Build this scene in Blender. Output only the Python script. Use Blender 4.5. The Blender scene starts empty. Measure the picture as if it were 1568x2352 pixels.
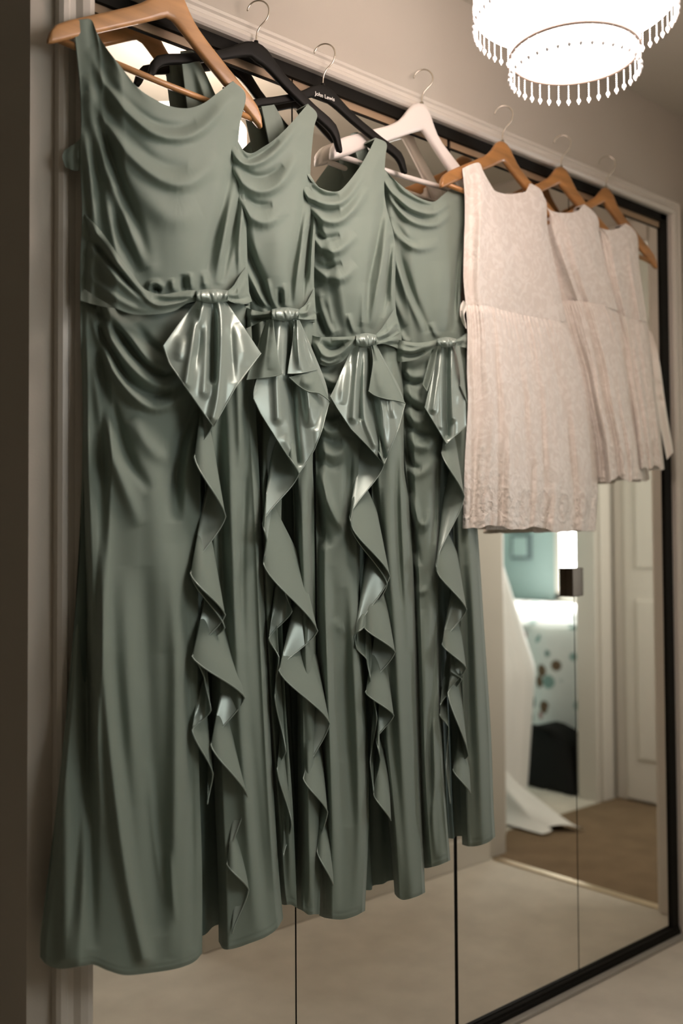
import bpy, bmesh, math, random
import numpy as np
from mathutils import Vector, Matrix

rng = np.random.default_rng(7)
random.seed(7)
scene = bpy.context.scene
COL = scene.collection
R = math.radians

# ------------------------------------------------------------------ camera
F, YAW, PITCH, ROLL, CD, CH = 2287.0, R(41.48), R(1.83), R(-.35), 1.4898, 1.0918   # focal length in px of a 1568x2352 frame
fw = np.array([math.sin(YAW)*math.cos(PITCH), math.cos(YAW)*math.cos(PITCH), math.sin(PITCH)])
rt = np.array([math.cos(YAW), -math.sin(YAW), 0.0])
up = np.cross(rt, fw)
rt, up = math.cos(ROLL)*rt + math.sin(ROLL)*up, -math.sin(ROLL)*rt + math.cos(ROLL)*up
CAM = np.array([0, -CD, CH])
cd = bpy.data.cameras.new('camera')
cam = bpy.data.objects.new('camera', cd)
COL.objects.link(cam)
cam.matrix_world = Matrix(((rt[0], up[0], -fw[0], CAM[0]), (rt[1], up[1], -fw[1], CAM[1]),
                           (rt[2], up[2], -fw[2], CAM[2]), (0, 0, 0, 1)))
cd.sensor_fit = 'VERTICAL'
cd.sensor_height = 36.0
cd.sensor_width = 24.0
cd.lens = F/2352*36
cd.clip_start = .02
cd.dof.use_dof = True
cd.dof.focus_distance = 1.83
cd.dof.aperture_fstop = 2.0
scene.camera = cam

# ------------------------------------------------------------------ world, daylight and fill lights, exposure
w = bpy.data.worlds.new('world')
scene.world = w
w.use_nodes = True
w.node_tree.nodes['Background'].inputs[0].default_value = (.55, .68, .8, 1)
w.node_tree.nodes['Background'].inputs[1].default_value = .02

def area(name, loc, rot, sx, sy, power, col):
    l = bpy.data.lights.new(name, 'AREA')
    l.shape = 'RECTANGLE'
    l.size, l.size_y = sx, sy
    l.energy = power
    l.color = col
    o = bpy.data.objects.new(name, l)
    o.location = loc
    o.rotation_euler = rot
    COL.objects.link(o)
    return o
# added fill for the mid skirts, at an unseen made-up window behind the camera
area('rear_fill', (1.75, -2.19, 1.74), (R(90), 0, 0), 1.08, .86, 7, (1.0, .97, .92))
# fill added to brighten the hall wall and gown; its window is invented
area('hall_fill', (3.22, .235, 1.45), (R(-90), 0, 0), .64, .94, 9, (1.0, .96, .90))
# daylight through the bedroom window
area('bedroom_daylight', (5.395, -2.03, 1.30), (R(90), 0, R(90)), .84, 1.04, 70, (.97, .98, 1.0))

scene.view_settings.view_transform = 'Standard'
scene.view_settings.look = 'None'
scene.view_settings.gamma = 1
scene.view_settings.use_curve_mapping = False
scene.view_settings.exposure = 0.2
LAMP = 21.0            # strength of the pendant's lit fabric

# ------------------------------------------------------------------ helpers
def un(x, y, Y):
    """pixel of the photograph -> world point on the plane at distance Y in front of the doors"""
    x = np.asarray(x, float); y = np.asarray(y, float); Y = np.asarray(Y, float)
    d = fw + ((x-784)/F)[..., None]*rt - ((y-1176)/F)[..., None]*up
    t = (Y-CAM[1])/d[..., 1]
    return CAM + t[..., None]*d

def unv(x, y, Z=0.0):
    """pixel seen in the mirror, on a horizontal plane -> real position (reflected back)"""
    d = fw + (x-784)/F*rt - (y-1176)/F*up
    t = (Z-CAM[2])/d[2]
    p = CAM + t*d
    return np.array([p[0], -p[1], p[2]])

def P(s):
    return [tuple(float(v) for v in q.split(',')) for q in s.split()]

def cr(pts, n, smooth=True):
    """resample a polyline (Catmull-Rom) to n points of equal arc length"""
    p = np.array(pts, float)
    if len(p) > 2 and smooth:
        q = np.vstack([2*p[0]-p[1], p, 2*p[-1]-p[-2]])
        out = []
        for i in range(1, len(q)-2):
            t = np.linspace(0, 1, 14, endpoint=False)[:, None]
            a, b, c, d = q[i-1], q[i], q[i+1], q[i+2]
            out.append(.5*((2*b)+(c-a)*t+(2*a-5*b+4*c-d)*t**2+(3*b-a-3*c+d)*t**3))
        p = np.vstack(out+[p[-1:]])
    L = np.r_[0, np.cumsum(np.linalg.norm(np.diff(p, axis=0), axis=1))]
    s = np.linspace(0, L[-1], n)
    return np.stack([np.interp(s, L, p[:, k]) for k in range(p.shape[1])], 1)

def coons(top, right, bottom, left, nu, nv, smooth=True):
    T, B = cr(top, nu, smooth), cr(bottom, nu, smooth)
    Lf, Rg = cr(left, nv), cr(right, nv)
    s = np.linspace(0, 1, nu)[None, :, None]
    t = np.linspace(0, 1, nv)[:, None, None]
    return ((1-t)*T[None]+t*B[None]+(1-s)*Lf[:, None]+s*Rg[:, None]
            - ((1-s)*(1-t)*T[0]+s*(1-t)*T[-1]+(1-s)*t*B[0]+s*t*B[-1]))

def strokes(G, S):
    """sum of soft ridges (amp>0 = towards the room) along pixel polylines"""
    H = np.zeros(G.shape[:2])
    gx, gy = G[..., 0], G[..., 1]
    for st in S:
        pts, wd, amp = st[0], st[1], st[2]
        tp = st[3] if len(st) > 3 else 'b'
        if isinstance(pts, str):
            pts = P(pts)
        c = cr(pts, max(6, 5*len(pts)))
        m = ((gx > c[:, 0].min()-3*wd) & (gx < c[:, 0].max()+3*wd) & (gy > c[:, 1].min()-3*wd) & (gy < c[:, 1].max()+3*wd))
        if not m.any():
            continue
        px, py = gx[m], gy[m]
        best = np.full(px.shape, 1e18); par = np.zeros(px.shape); sgn = np.zeros(px.shape)
        n = len(c)-1
        for i in range(n):
            a, b = c[i], c[i+1]
            v = b-a
            L2 = v@v+1e-9
            u = np.clip(((px-a[0])*v[0]+(py-a[1])*v[1])/L2, 0, 1)
            dx, dy = px-a[0]-u*v[0], py-a[1]-u*v[1]
            d2 = dx*dx+dy*dy
            k = d2 < best
            best[k] = d2[k]; par[k] = (i+u[k])/n
            sgn[k] = np.sign(v[0]*dy[k]-v[1]*dx[k])
        env = np.ones(px.shape)
        if tp in 'bs':
            env *= np.clip(par/.3, 0, 1)**.7
        if tp in 'be':
            env *= np.clip((1-par)/.3, 0, 1)**.7
        d = np.sqrt(best)
        sk = st[4] if len(st) > 4 else 0.0           # skew: one flank steeper than the other
        wl = .93*wd*(1-sk*sgn)
        H[m] += amp*env*np.exp(-.5*(d/wl)**2)
    return H

def interp1(s, ctl):
    x = np.array([c[0] for c in ctl]); y = np.array([c[1] for c in ctl])
    i = np.clip(np.searchsorted(x, s, side='right')-1, 0, len(x)-2)
    u = np.clip((s-x[i])/(x[i+1]-x[i]), 0, 1)
    u = u*u*(3-2*u)
    return y[i]+(y[i+1]-y[i])*u

def new_mesh(name, verts, faces, mat=None, parent=None, smooth=True):
    me = bpy.data.meshes.new(name)
    verts = np.asarray(verts, np.float32)
    if len(faces) and not isinstance(faces, np.ndarray):
        me.from_pydata([tuple(v) for v in verts], [], [tuple(f) for f in faces])
    else:
        n = len(faces)
        me.vertices.add(len(verts)); me.vertices.foreach_set('co', verts.ravel())
        me.loops.add(n*4); me.loops.foreach_set('vertex_index', faces.ravel().astype(np.int32))
        me.polygons.add(n)
        me.polygons.foreach_set('loop_start', np.arange(0, n*4, 4, dtype=np.int32))
        me.update(calc_edges=True)
    me.polygons.foreach_set('use_smooth', np.full(len(me.polygons), smooth))
    me.update()
    if mat:
        me.materials.append(mat)
    o = bpy.data.objects.new(name, me)
    COL.objects.link(o)
    if parent:
        o.parent = parent
        o.matrix_parent_inverse = parent_inv(parent)
    return o

def parent_inv(p):
    m = Matrix.Translation(p.location) @ p.rotation_euler.to_matrix().to_4x4()
    q = p.parent
    while q:
        m = Matrix.Translation(q.location) @ q.rotation_euler.to_matrix().to_4x4() @ m if False else m
        q = q.parent
    return m.inverted()

def gridfaces(nv, nu, off=0, flip=False):
    i = np.arange(nv-1)[:, None]*nu+np.arange(nu-1)[None, :]+off
    f = np.stack([i, i+nu, i+nu+1, i+1], -1).reshape(-1, 4)
    return f[:, ::-1] if flip else f

def tag(o, label=None, cat=None, group=None, kind=None):
    if label: o['label'] = label
    if cat: o['category'] = cat
    if group: o['group'] = group
    if kind: o['kind'] = kind
    return o

def empty(name, loc):
    o = bpy.data.objects.new(name, None)
    o.location = tuple(float(v) for v in loc)
    o.empty_display_size = .05
    COL.objects.link(o)
    return o

class MB:
    """collects primitives into one mesh"""
    def __init__(s): s.v = []; s.f = []
    def add(s, v, f):
        o = len(s.v); s.v += [tuple(q) for q in v]; s.f += [tuple(i+o for i in q) for q in f]; return s
    def box(s, a, b, bev=0):
        x0, y0, z0 = a; x1, y1, z1 = b
        if bev:
            bm = bmesh.new()
            bmesh.ops.create_cube(bm, size=1)
            for v in bm.verts:
                v.co = ((x0+x1)/2+v.co.x*(x1-x0), (y0+y1)/2+v.co.y*(y1-y0), (z0+z1)/2+v.co.z*(z1-z0))
            bmesh.ops.bevel(bm, geom=bm.edges[:], offset=bev, segments=2, affect='EDGES', profile=.5)
            bm.verts.index_update()
            s.add([v.co[:] for v in bm.verts], [[v.index for v in f.verts] for f in bm.faces])
            bm.free()
            return s
        v = [(x0, y0, z0), (x1, y0, z0), (x1, y1, z0), (x0, y1, z0), (x0, y0, z1), (x1, y0, z1), (x1, y1, z1), (x0, y1, z1)]
        return s.add(v, [(0, 3, 2, 1), (4, 5, 6, 7), (0, 1, 5, 4), (1, 2, 6, 5), (2, 3, 7, 6), (3, 0, 4, 7)])
    def tube(s, pts, r, n=8, cap=True):
        p = np.array(pts, float); m = len(p)
        r = np.broadcast_to(r, (m,))
        tg = np.gradient(p, axis=0); tg /= np.linalg.norm(tg, axis=1)[:, None]+1e-12
        ref = np.array([0, 0, 1.0]) if abs(tg[0, 2]) < .9 else np.array([1.0, 0, 0])
        a = np.cross(tg[0], ref); a /= np.linalg.norm(a)
        vs = []
        for i in range(m):
            a = a-tg[i]*(a@tg[i]); a /= np.linalg.norm(a)
            b = np.cross(tg[i], a)
            for k in range(n):
                th = 2*math.pi*k/n
                vs.append(p[i]+r[i]*(math.cos(th)*a+math.sin(th)*b))
        fs = [(i*n+k, i*n+(k+1) % n, (i+1)*n+(k+1) % n, (i+1)*n+k) for i in range(m-1) for k in range(n)]
        if cap:
            fs += [tuple(range(n))[::-1], tuple((m-1)*n+k for k in range(n))]
        return s.add(vs, fs)
    def lathe(s, prof, n=32, c=(0, 0, 0), closed=False):
        vs = [(c[0]+r*math.cos(2*math.pi*k/n), c[1]+r*math.sin(2*math.pi*k/n), c[2]+z) for r, z in prof for k in range(n)]
        m = len(prof)
        fs = [(i*n+k, i*n+(k+1) % n, ((i+1) % m)*n+(k+1) % n, ((i+1) % m)*n+k) for i in range(m if closed else m-1) for k in range(n)]
        return s.add(vs, fs)
    def build(s, name, mat, parent=None, smooth=False):
        return new_mesh(name, s.v, s.f, mat, parent, smooth)

# ------------------------------------------------------------------ materials
def srgb(r, g, b):
    f = lambda c: (c/255/12.92 if c/255 <= .04045 else ((c/255+.055)/1.055)**2.4)
    return (f(r), f(g), f(b), 1)

def mat(name, col, rough=.6, spec=.4, metal=0, noise=None, bump=None, sheen=0, coat=0, aniso=0, emit=None, col2=None, trans=0, stretch=(1, 1, 1)):
    m = bpy.data.materials.new(name)
    m.use_nodes = True
    nt = m.node_tree; b = nt.nodes['Principled BSDF']; L = nt.links
    b.inputs['Base Color'].default_value = col
    b.inputs['Roughness'].default_value = rough
    b.inputs['Specular IOR Level'].default_value = spec
    b.inputs['Metallic'].default_value = metal
    b.inputs['Sheen Weight'].default_value = sheen
    b.inputs['Sheen Roughness'].default_value = .45
    b.inputs['Coat Weight'].default_value = coat
    b.inputs['Anisotropic'].default_value = aniso
    b.inputs['Transmission Weight'].default_value = trans
    if emit:
        b.inputs['Emission Color'].default_value = emit[0]
        b.inputs['Emission Strength'].default_value = emit[1]
    tc = nt.nodes.new('ShaderNodeTexCoord')
    mp = nt.nodes.new('ShaderNodeMapping'); mp.inputs['Scale'].default_value = stretch
    L.new(tc.outputs['Object'], mp.inputs['Vector'])
    if noise:
        n = nt.nodes.new('ShaderNodeTexNoise'); n.inputs['Scale'].default_value = noise[0]; n.inputs['Detail'].default_value = 5
        L.new(mp.outputs[0], n.inputs['Vector'])
        mx = nt.nodes.new('ShaderNodeMix'); mx.data_type = 'RGBA'
        rp = nt.nodes.new('ShaderNodeMapRange'); rp.inputs['From Min'].default_value = .3; rp.inputs['From Max'].default_value = .7
        L.new(n.outputs['Fac'], rp.inputs['Value']); L.new(rp.outputs[0], mx.inputs['Factor'])
        c2 = col2 or tuple(c*noise[1] for c in col[:3])+(1,)
        mx.inputs['A'].default_value = col; mx.inputs['B'].default_value = c2
        L.new(mx.outputs['Result'], b.inputs['Base Color'])
    if bump:
        n2 = nt.nodes.new('ShaderNodeTexNoise'); n2.inputs['Scale'].default_value = bump[0]; n2.inputs['Detail'].default_value = 4
        L.new(mp.outputs[0], n2.inputs['Vector'])
        bp = nt.nodes.new('ShaderNodeBump'); bp.inputs['Strength'].default_value = bump[1]; bp.inputs['Distance'].default_value = bump[2]
        L.new(n2.outputs['Fac'], bp.inputs['Height']); L.new(bp.outputs[0], b.inputs['Normal'])
    return m

M = {}
M['sage'] = mat('sage jersey', (.216, .266, .226, 1), .60, .22, sheen=.10, bump=(1400, .12, .0006))
M['sage_satin'] = mat('sage satin', (.32, .385, .345, 1), .34, .8, metal=.32, bump=(45, .06, .003))
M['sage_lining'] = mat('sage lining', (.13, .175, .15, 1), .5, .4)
M['lace'] = mat('ivory lace', (.80, .72, .64, 1), .8, .2, sheen=.3)
M['lace_skirt'] = mat('ivory lace skirt', (.80, .72, .64, 1), .8, .2, sheen=.3)
M['ribbon'] = mat('ivory ribbon', (.85, .80, .73, 1), .3, .6)
M['wood'] = mat('golden hanger wood', (.56, .29, .115, 1), .38, .5, noise=(9, .62), stretch=(.6, 5, 6), coat=.25)
M['wood_dark'] = mat('amber hanger wood', (.50, .235, .075, 1), .38, .5, noise=(9, .6), stretch=(.6, 5, 6), coat=.25)
M['black_plastic'] = mat('black hanger plastic', (.008, .0075, .006, 1), .55, .15)
M['white_paint'] = mat('white hanger paint', (.80, .75, .70, 1), .35, .5)
M['chrome'] = mat('hook wire', (.60, .55, .47, 1), .25, .6, metal=1)
M['print'] = mat('white print', (.8, .78, .74, 1), .6, .3)
M['wall'] = mat('cream wall paint', (.52, .48, .415, 1), .85, .2, bump=(220, .12, .002), noise=(3, .96))
M['ceiling'] = mat('ceiling paint', (.56, .53, .46, 1), .9, .2, bump=(90, .12, .002))
M['trim'] = mat('cream gloss trim', (.62, .58, .515, 1), .38, .5)
M['track'] = mat('black bronze track', (.009, .008, .006, 1), .65, .12)
M['rail'] = mat('tan door rail', (.34, .24, .15, 1), .45, .4)
M['strip'] = mat('grey threshold strip', (.33, .31, .27, 1), .4, .5)
M['carpet'] = mat('beige carpet', (.76, .71, .61, 1), .95, .1, noise=(9, .86), bump=(700, .6, .004))
M['carpet_brown'] = mat('brown carpet', (.26, .185, .115, 1), .95, .1, noise=(9, .8), bump=(700, .6, .004))
M['mirror'] = mat('mirror glass', (.88, .86, .80, 1), .0, .5, metal=1)
M['brass'] = mat('threshold brass', (.75, .62, .45, 1), .3, .6, metal=1)
M['handle'] = mat('bronze handle', (.10, .078, .055, 1), .35, .5, metal=.6)
M['teal'] = mat('teal wall', (.34, .44, .42, 1), .85, .2)
M['door_white'] = mat('white door', (.62, .58, .51, 1), .5, .4)
M['black_cloth'] = mat('black bag', (.012, .012, .011, 1), .8, .2, bump=(40, .4, .01))
M['tulle'] = mat('white tulle', (.80, .78, .74, 1), .8, .2, sheen=.4)
M['glass_bead'] = mat('clear bead', (.95, .92, .92, 1), .15, .6)
M['window_light'] = mat('window daylight', (1, 1, 1, 1), .5, .2, emit=((.93, .98, 1, 1), 1.6))
M['shade'] = mat('lit shade fabric', (.9, .8, .78, 1), .8, .1, emit=((1, .875, .79, 1), LAMP))
M['shade_side'] = mat('lit shade side', (.9, .75, .72, 1), .8, .1, emit=((1, .82, .76, 1), LAMP*.40))
M['shade_top'] = mat('lit shade top', (.9, .8, .78, 1), .8, .1, emit=((1, .875, .79, 1), LAMP*.5))
M['rim'] = mat('shade rim', (.30, .22, .18, 1), .5, .4)
M['wood_dark2'] = mat('picture frame', (.10, .13, .14, 1), .5, .4)

def lace_nodes(m, hem=False):
    nt = m.node_tree; L = nt.links; b = nt.nodes['Principled BSDF']
    tc = nt.nodes.new('ShaderNodeTexCoord')
    vo = nt.nodes.new('ShaderNodeTexVoronoi'); vo.feature = 'SMOOTH_F1'; vo.inputs['Scale'].default_value = 85
    no = nt.nodes.new('ShaderNodeTexNoise'); no.inputs['Scale'].default_value = 120; no.inputs['Detail'].default_value = 3
    no2 = nt.nodes.new('ShaderNodeTexNoise'); no2.inputs['Scale'].default_value = 28; no2.inputs['Detail'].default_value = 2; no2.inputs['Distortion'].default_value = 2.5
    for n in (vo, no, no2):
        L.new(tc.outputs['Object'], n.inputs['Vector'])
    ad = nt.nodes.new('ShaderNodeMath'); ad.operation = 'ADD'
    L.new(vo.outputs['Distance'], ad.inputs[0]); L.new(no.outputs['Fac'], ad.inputs[1])
    a2 = nt.nodes.new('ShaderNodeMath'); a2.operation = 'ADD'
    L.new(ad.outputs[0], a2.inputs[0]); L.new(no2.outputs['Fac'], a2.inputs[1])
    bp = nt.nodes.new('ShaderNodeBump'); bp.inputs['Strength'].default_value = .45; bp.inputs['Distance'].default_value = .003
    L.new(a2.outputs[0], bp.inputs['Height']); L.new(bp.outputs[0], b.inputs['Normal'])
    mr = nt.nodes.new('ShaderNodeMapRange'); mr.inputs['From Min'].default_value = .45; mr.inputs['From Max'].default_value = .6
    L.new(no2.outputs['Fac'], mr.inputs['Value'])
    mx = nt.nodes.new('ShaderNodeMix'); mx.data_type = 'RGBA'
    mx.inputs['A'].default_value = (.83, .765, .70, 1); mx.inputs['B'].default_value = (.91, .855, .795, 1)
    L.new(mr.outputs[0], mx.inputs['Factor']); L.new(mx.outputs['Result'], b.inputs['Base Color'])
    if hem:
        def mth(op, a, c=None, cl=False):
            n = nt.nodes.new('ShaderNodeMath'); n.operation = op; n.use_clamp = cl
            for i, v in enumerate((a, c)):
                if v is None: continue
                if isinstance(v, (int, float)): n.inputs[i].default_value = v
                else: L.new(v, n.inputs[i])
            return n.outputs[0]
        atn = nt.nodes.new('ShaderNodeAttribute'); atn.attribute_name = 'cloth_st'
        sp = nt.nodes.new('ShaderNodeSeparateXYZ'); L.new(atn.outputs['Vector'], sp.inputs[0])
        S_, T_ = sp.outputs[0], sp.outputs[1]
        u = mth('SUBTRACT', mth('FRACT', mth('ADD', mth('MULTIPLY', S_, 7.0), mth('MULTIPLY', no2.outputs['Fac'], .5))), .5)
        e1 = mth('POWER', mth('ABSOLUTE', mth('DIVIDE', u, .27)), 2.0)
        e2 = mth('POWER', mth('ABSOLUTE', mth('DIVIDE', mth('SUBTRACT', T_, .885), .062)), 2.0)
        d = mth('ADD', e1, e2)
        ring = mth('SUBTRACT', 1.0, mth('MULTIPLY', mth('ABSOLUTE', mth('SUBTRACT', d, 1.2)), 2.6), True)
        inside = mth('MULTIPLY', mth('SUBTRACT', 1.05, d), 6.0, True)
        core = mth('MULTIPLY', mth('SUBTRACT', .42, d), 6.0, True)
        gap = mth('MULTIPLY', mth('SUBTRACT', inside, core, True), .36)       # sheer net between motif and ring
        m2 = nt.nodes.new('ShaderNodeMix'); m2.data_type = 'RGBA'
        L.new(gap, m2.inputs['Factor']); L.new(mx.outputs['Result'], m2.inputs['A']); m2.inputs['B'].default_value = (.60, .52, .45, 1)
        m3 = nt.nodes.new('ShaderNodeMix'); m3.data_type = 'RGBA'
        L.new(mth('MULTIPLY', ring, .45), m3.inputs['Factor']); L.new(m2.outputs['Result'], m3.inputs['A']); m3.inputs['B'].default_value = (.92, .87, .80, 1)
        L.new(m3.outputs['Result'], b.inputs['Base Color'])
        bord = mth('MULTIPLY', mth('SUBTRACT', T_, .55), 2.2, True)
        L.new(mth('ADD', .40, mth('MULTIPLY', bord, .5)), bp.inputs['Strength'])
        L.new(mth('ADD', a2.outputs[0], mth('MULTIPLY', ring, .5)), bp.inputs['Height'])
lace_nodes(M['lace']); lace_nodes(M['lace_skirt'], True)

def floral(m):
    nt = m.node_tree; L = nt.links; b = nt.nodes['Principled BSDF']
    tc = nt.nodes.new('ShaderNodeTexCoord')
    vo = nt.nodes.new('ShaderNodeTexVoronoi'); vo.inputs['Scale'].default_value = 13; vo.inputs['Randomness'].default_value = .85
    L.new(tc.outputs['Object'], vo.inputs['Vector'])
    mr = nt.nodes.new('ShaderNodeMapRange'); mr.inputs['From Min'].default_value = .46; mr.inputs['From Max'].default_value = .36
    L.new(vo.outputs['Distance'], mr.inputs['Value'])
    sp = nt.nodes.new('ShaderNodeSeparateColor'); L.new(vo.outputs['Color'], sp.inputs[0])
    ramp = nt.nodes.new('ShaderNodeValToRGB'); ramp.color_ramp.interpolation = 'CONSTANT'
    cs = [(0, (.80, .78, .76, 1)), (.15, (.10, .19, .17, 1)), (.36, (.42, .20, .19, 1)), (.5, (.80, .78, .76, 1)), (.58, (.16, .10, .06, 1)), (.72, (.25, .36, .33, 1))]
    el = ramp.color_ramp.elements
    el[0].position, el[0].color = cs[0]; el[1].position, el[1].color = cs[1]
    for p, c in cs[2:]:
        e = el.new(p); e.color = c
    L.new(sp.outputs[0], ramp.inputs[0])
    mx = nt.nodes.new('ShaderNodeMix'); mx.data_type = 'RGBA'
    mx.inputs['A'].default_value = (.82, .80, .78, 1)
    L.new(mr.outputs[0], mx.inputs['Factor']); L.new(ramp.outputs[0], mx.inputs['B'])
    L.new(mx.outputs['Result'], b.inputs['Base Color'])
M['floral'] = mat('floral duvet', (.8, .8, .8, 1), .85, .2)
floral(M['floral'])

def st(name, mb, m, smooth=False, parent=None):
    o = mb.build(name, M[m], parent, smooth)
    if not parent:
        o['kind'] = 'structure'
    return o

# ------------------------------------------------------------------ the room
XL, XR = .664, 2.675           # outer corner of the wardrobe wall, wall with the doorway
OPL, OPR, OPT = .768, 2.547, 2.02
CEIL = 2.333
HW = -.787                     # passage wall facing the mirrors
st('floor', MB().box((-2.6, -2.3, -.05), (XR+.02, .9, 0)), 'carpet')
st('floor_hall', MB().box((XR+.02, -.96, -.05), (3.80, .3, -.001)), 'carpet_brown')
st('floor_bedroom', MB().box((XR+.02, -3.6, -.05), (5.6, -.96, 0)), 'carpet')
st('ceiling', MB().box((-2.6, -3.6, CEIL), (5.6, .9, CEIL+.05)), 'ceiling')
st('wall_back', MB().box((XL, 0, OPT+.02), (XR+.1, .06, CEIL)).box((XL, 0, 0), (OPL-.03, .06, OPT+.02))
   .box((OPR+.03, 0, 0), (XR+.1, .06, OPT+.02)), 'wall')
st('wall_left', MB().box((XL, .06, 0), (XL+.06, .9, CEIL)), 'wall')
st('wall_recess', MB().box((-2.6, .85, 0), (XL, .9, CEIL)), 'wall')
st('wall_front', MB().box((1.50, HW-.1, 0), (XR+.1, HW, CEIL)), 'wall')
st('baseboard_front', MB().box((1.50, HW, 0), (XR, HW+.014, .095), .004), 'trim')
WX0, WX1, WY = 1.18, 2.32, -2.2         # opening of the added fill window behind the camera, high for falloff
st('wall_rear', MB().box((-2.6, WY-.1, 0), (WX0, WY, CEIL)).box((WX1, WY-.1, 0), (2.5, WY, CEIL))
   .box((WX0, WY-.1, 0), (WX1, WY, 1.28)).box((WX0, WY-.1, 2.2), (WX1, WY, CEIL)), 'wall')
st('wall_far_left', MB().box((-2.6, -2.3, 0), (-2.5, .9, CEIL)), 'wall')
# doorway wall at the right-hand end: the opening runs from Y=-.12 to the passage wall
st('wall_right', MB().box((XR, -.10, 0), (XR+.09, 0, CEIL)).box((XR, HW, 2.02), (XR+.09, -.10, CEIL)), 'wall')
st('trim_1', MB().box((XR-.018, -.118, 0), (XR, -.035, 2.06), .006).box((XR-.026, -.06, 0), (XR-.016, -.04, 2.06), .004)
   .box((XR-.018, HW+.002, 2.0), (XR, -.118, 2.07), .006).box((XR-.004, -.13, 0), (XR+.095, -.10, 2.02), .004), 'trim')
# hall, bedroom door opening, end wall
HY = -.965
st('wall_hall', MB().box((2.99, HY-.1, 2.02), (3.63, HY, CEIL)).box((3.63, HY-.1, 0), (3.80, HY, CEIL)), 'wall')
def slab(p, q, t, z0, z1):
    p, q = np.array(p), np.array(q); n = np.array([q[1]-p[1], p[0]-q[0]]); n = n/np.linalg.norm(n)*t
    c = [p, q, q+n, p+n]
    return MB().add([(x, y, z) for z in (z0, z1) for x, y in c], [(0, 3, 2, 1), (4, 5, 6, 7), (0, 1, 5, 4), (1, 2, 6, 5), (2, 3, 7, 6), (3, 0, 4, 7)])
st('wall_hall_splay', slab((2.60, -.800), (2.985, -.968), .06, 0, CEIL), 'wall')
st('trim_12', slab((2.905, -.925), (2.96, -.949), -.012, 0, 2.06), 'trim')
st('wall_hall_end', MB().box((3.74, HY, 0), (3.80, .3, CEIL)), 'wall')
st('wall_hall_far', MB().box((XR, .25, 0), (2.88, .3, CEIL)).box((3.56, .25, 0), (3.80, .3, CEIL)).box((2.88, .25, 0), (3.56, .3, .96)).box((2.88, .25, 1.94), (3.56, .3, CEIL)), 'wall')
st('fill_window_hall', MB().box((2.88, .285, .96), (3.56, .3, 1.94)), 'window_light')  # glowing pane added with the hall fill light, never in view
st('trim_2', MB().box((3.62, HY, 0), (3.69, HY+.018, 2.08), .005).box((2.99, HY, 2.0), (3.69, HY+.018, 2.08), .005).box((3.60, HY-.1, 0), (3.63, HY, 2.02), .004)
   , 'trim')
d5 = st('door_5', MB().box((3.715, -.90, .01), (3.74, -.12, 2.0), .003), 'door_white')
for y0, y1 in ((-.84, -.56), (-.46, -.18)):
    for z0, z1 in ((.18, .85), (.98, 1.85)):
        st('panel', MB().box((3.705, y0, z0), (3.722, y1, z1), .008), 'door_white', parent=d5)
st('trim_3', MB().box((3.722, -.955, 0), (3.742, -.90, 2.06), .005), 'trim')
st('wall_bedroom_end', MB().box((5.42, -3.6, 0), (5.5, -1.0, .72)).box((5.42, -3.6, 1.85), (5.5, -1.0, CEIL)).box((5.42, -1.6, .72), (5.5, -1.0, 1.85)).box((5.42, -3.6, .72), (5.5, -2.47, 1.85)), 'teal')
st('wall_bedroom_far', MB().box((2.6, -3.6, 0), (5.5, -3.5, CEIL)), 'teal')
st('wall_bedroom_side', MB().box((2.50, -3.6, 0), (2.60, HW-.1, CEIL)), 'teal')
st('wall_bedroom_near', MB().box((3.80, HY-.1, 0), (5.5, HY, CEIL)), 'teal')

# added fill window of the rear room (unseen), and the bedroom's window
w1 = st('fill_window_rear', MB().box((WX0, WY-.09, 1.28), (WX1, WY-.07, 2.2)), 'window_light')
st('window_frame', MB().box((WX0, WY-.07, 1.28), (WX0+.03, WY, 2.2)).box((WX1-.03, WY-.07, 1.28), (WX1, WY, 2.2)).box((WX0, WY-.07, 1.28), (WX1, WY, 1.31)).box((WX0, WY-.07, 2.17), (WX1, WY, 2.2)).box((1.72, WY-.07, 1.28), (1.78, WY-.04, 2.2)), 'trim', parent=w1)
w2 = st('window_2', MB().box((5.47, -2.47, .72), (5.49, -1.6, 1.85)), 'window_light')
st('window_frame', MB().box((5.40, -2.50, .70), (5.45, -1.57, .76)).box((5.40, -1.62, .72), (5.45, -1.57, 1.85)).box((5.40, -2.50, .72), (5.45, -2.46, 1.85)), 'trim', parent=w2)

# moulded casing round the mirrored doors
prof = [(0, 0), (0, -.016), (.004, -.021), (.010, -.021), (.013, -.017), (.020, -.0165), (.026, -.024), (.034, -.026), (.040, -.022), (.0425, -.018), (.0425, .03), (0, .03)]
def casing(name, fn, n, label=None):
    pts = [fn(a, b, k) for k in range(2) for a, b in prof]
    m = len(prof)
    fs = [(i, (i+1) % m, m+(i+1) % m, m+i) for i in range(m)]+[tuple(range(m))[::-1], tuple(range(m, 2*m))]
    return tag(new_mesh(name, pts, fs, M['trim'], None, False), kind='structure')
# prof a = distance from the outer edge towards the opening, b = depth
OUT = 2.0626
casing('trim_4', lambda a, b, k: ((OPL-.063+a*1.25) if k == 0 else (OPR+.06-a), b, OUT-a), 0)
casing('trim_5', lambda a, b, k: (OPL-.063+a*1.45, b, 0 if k == 0 else OUT-a), 0)
casing('trim_6', lambda a, b, k: (OPR+.06-a*1.25, b, 0 if k == 0 else OUT-a), 0)
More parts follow.
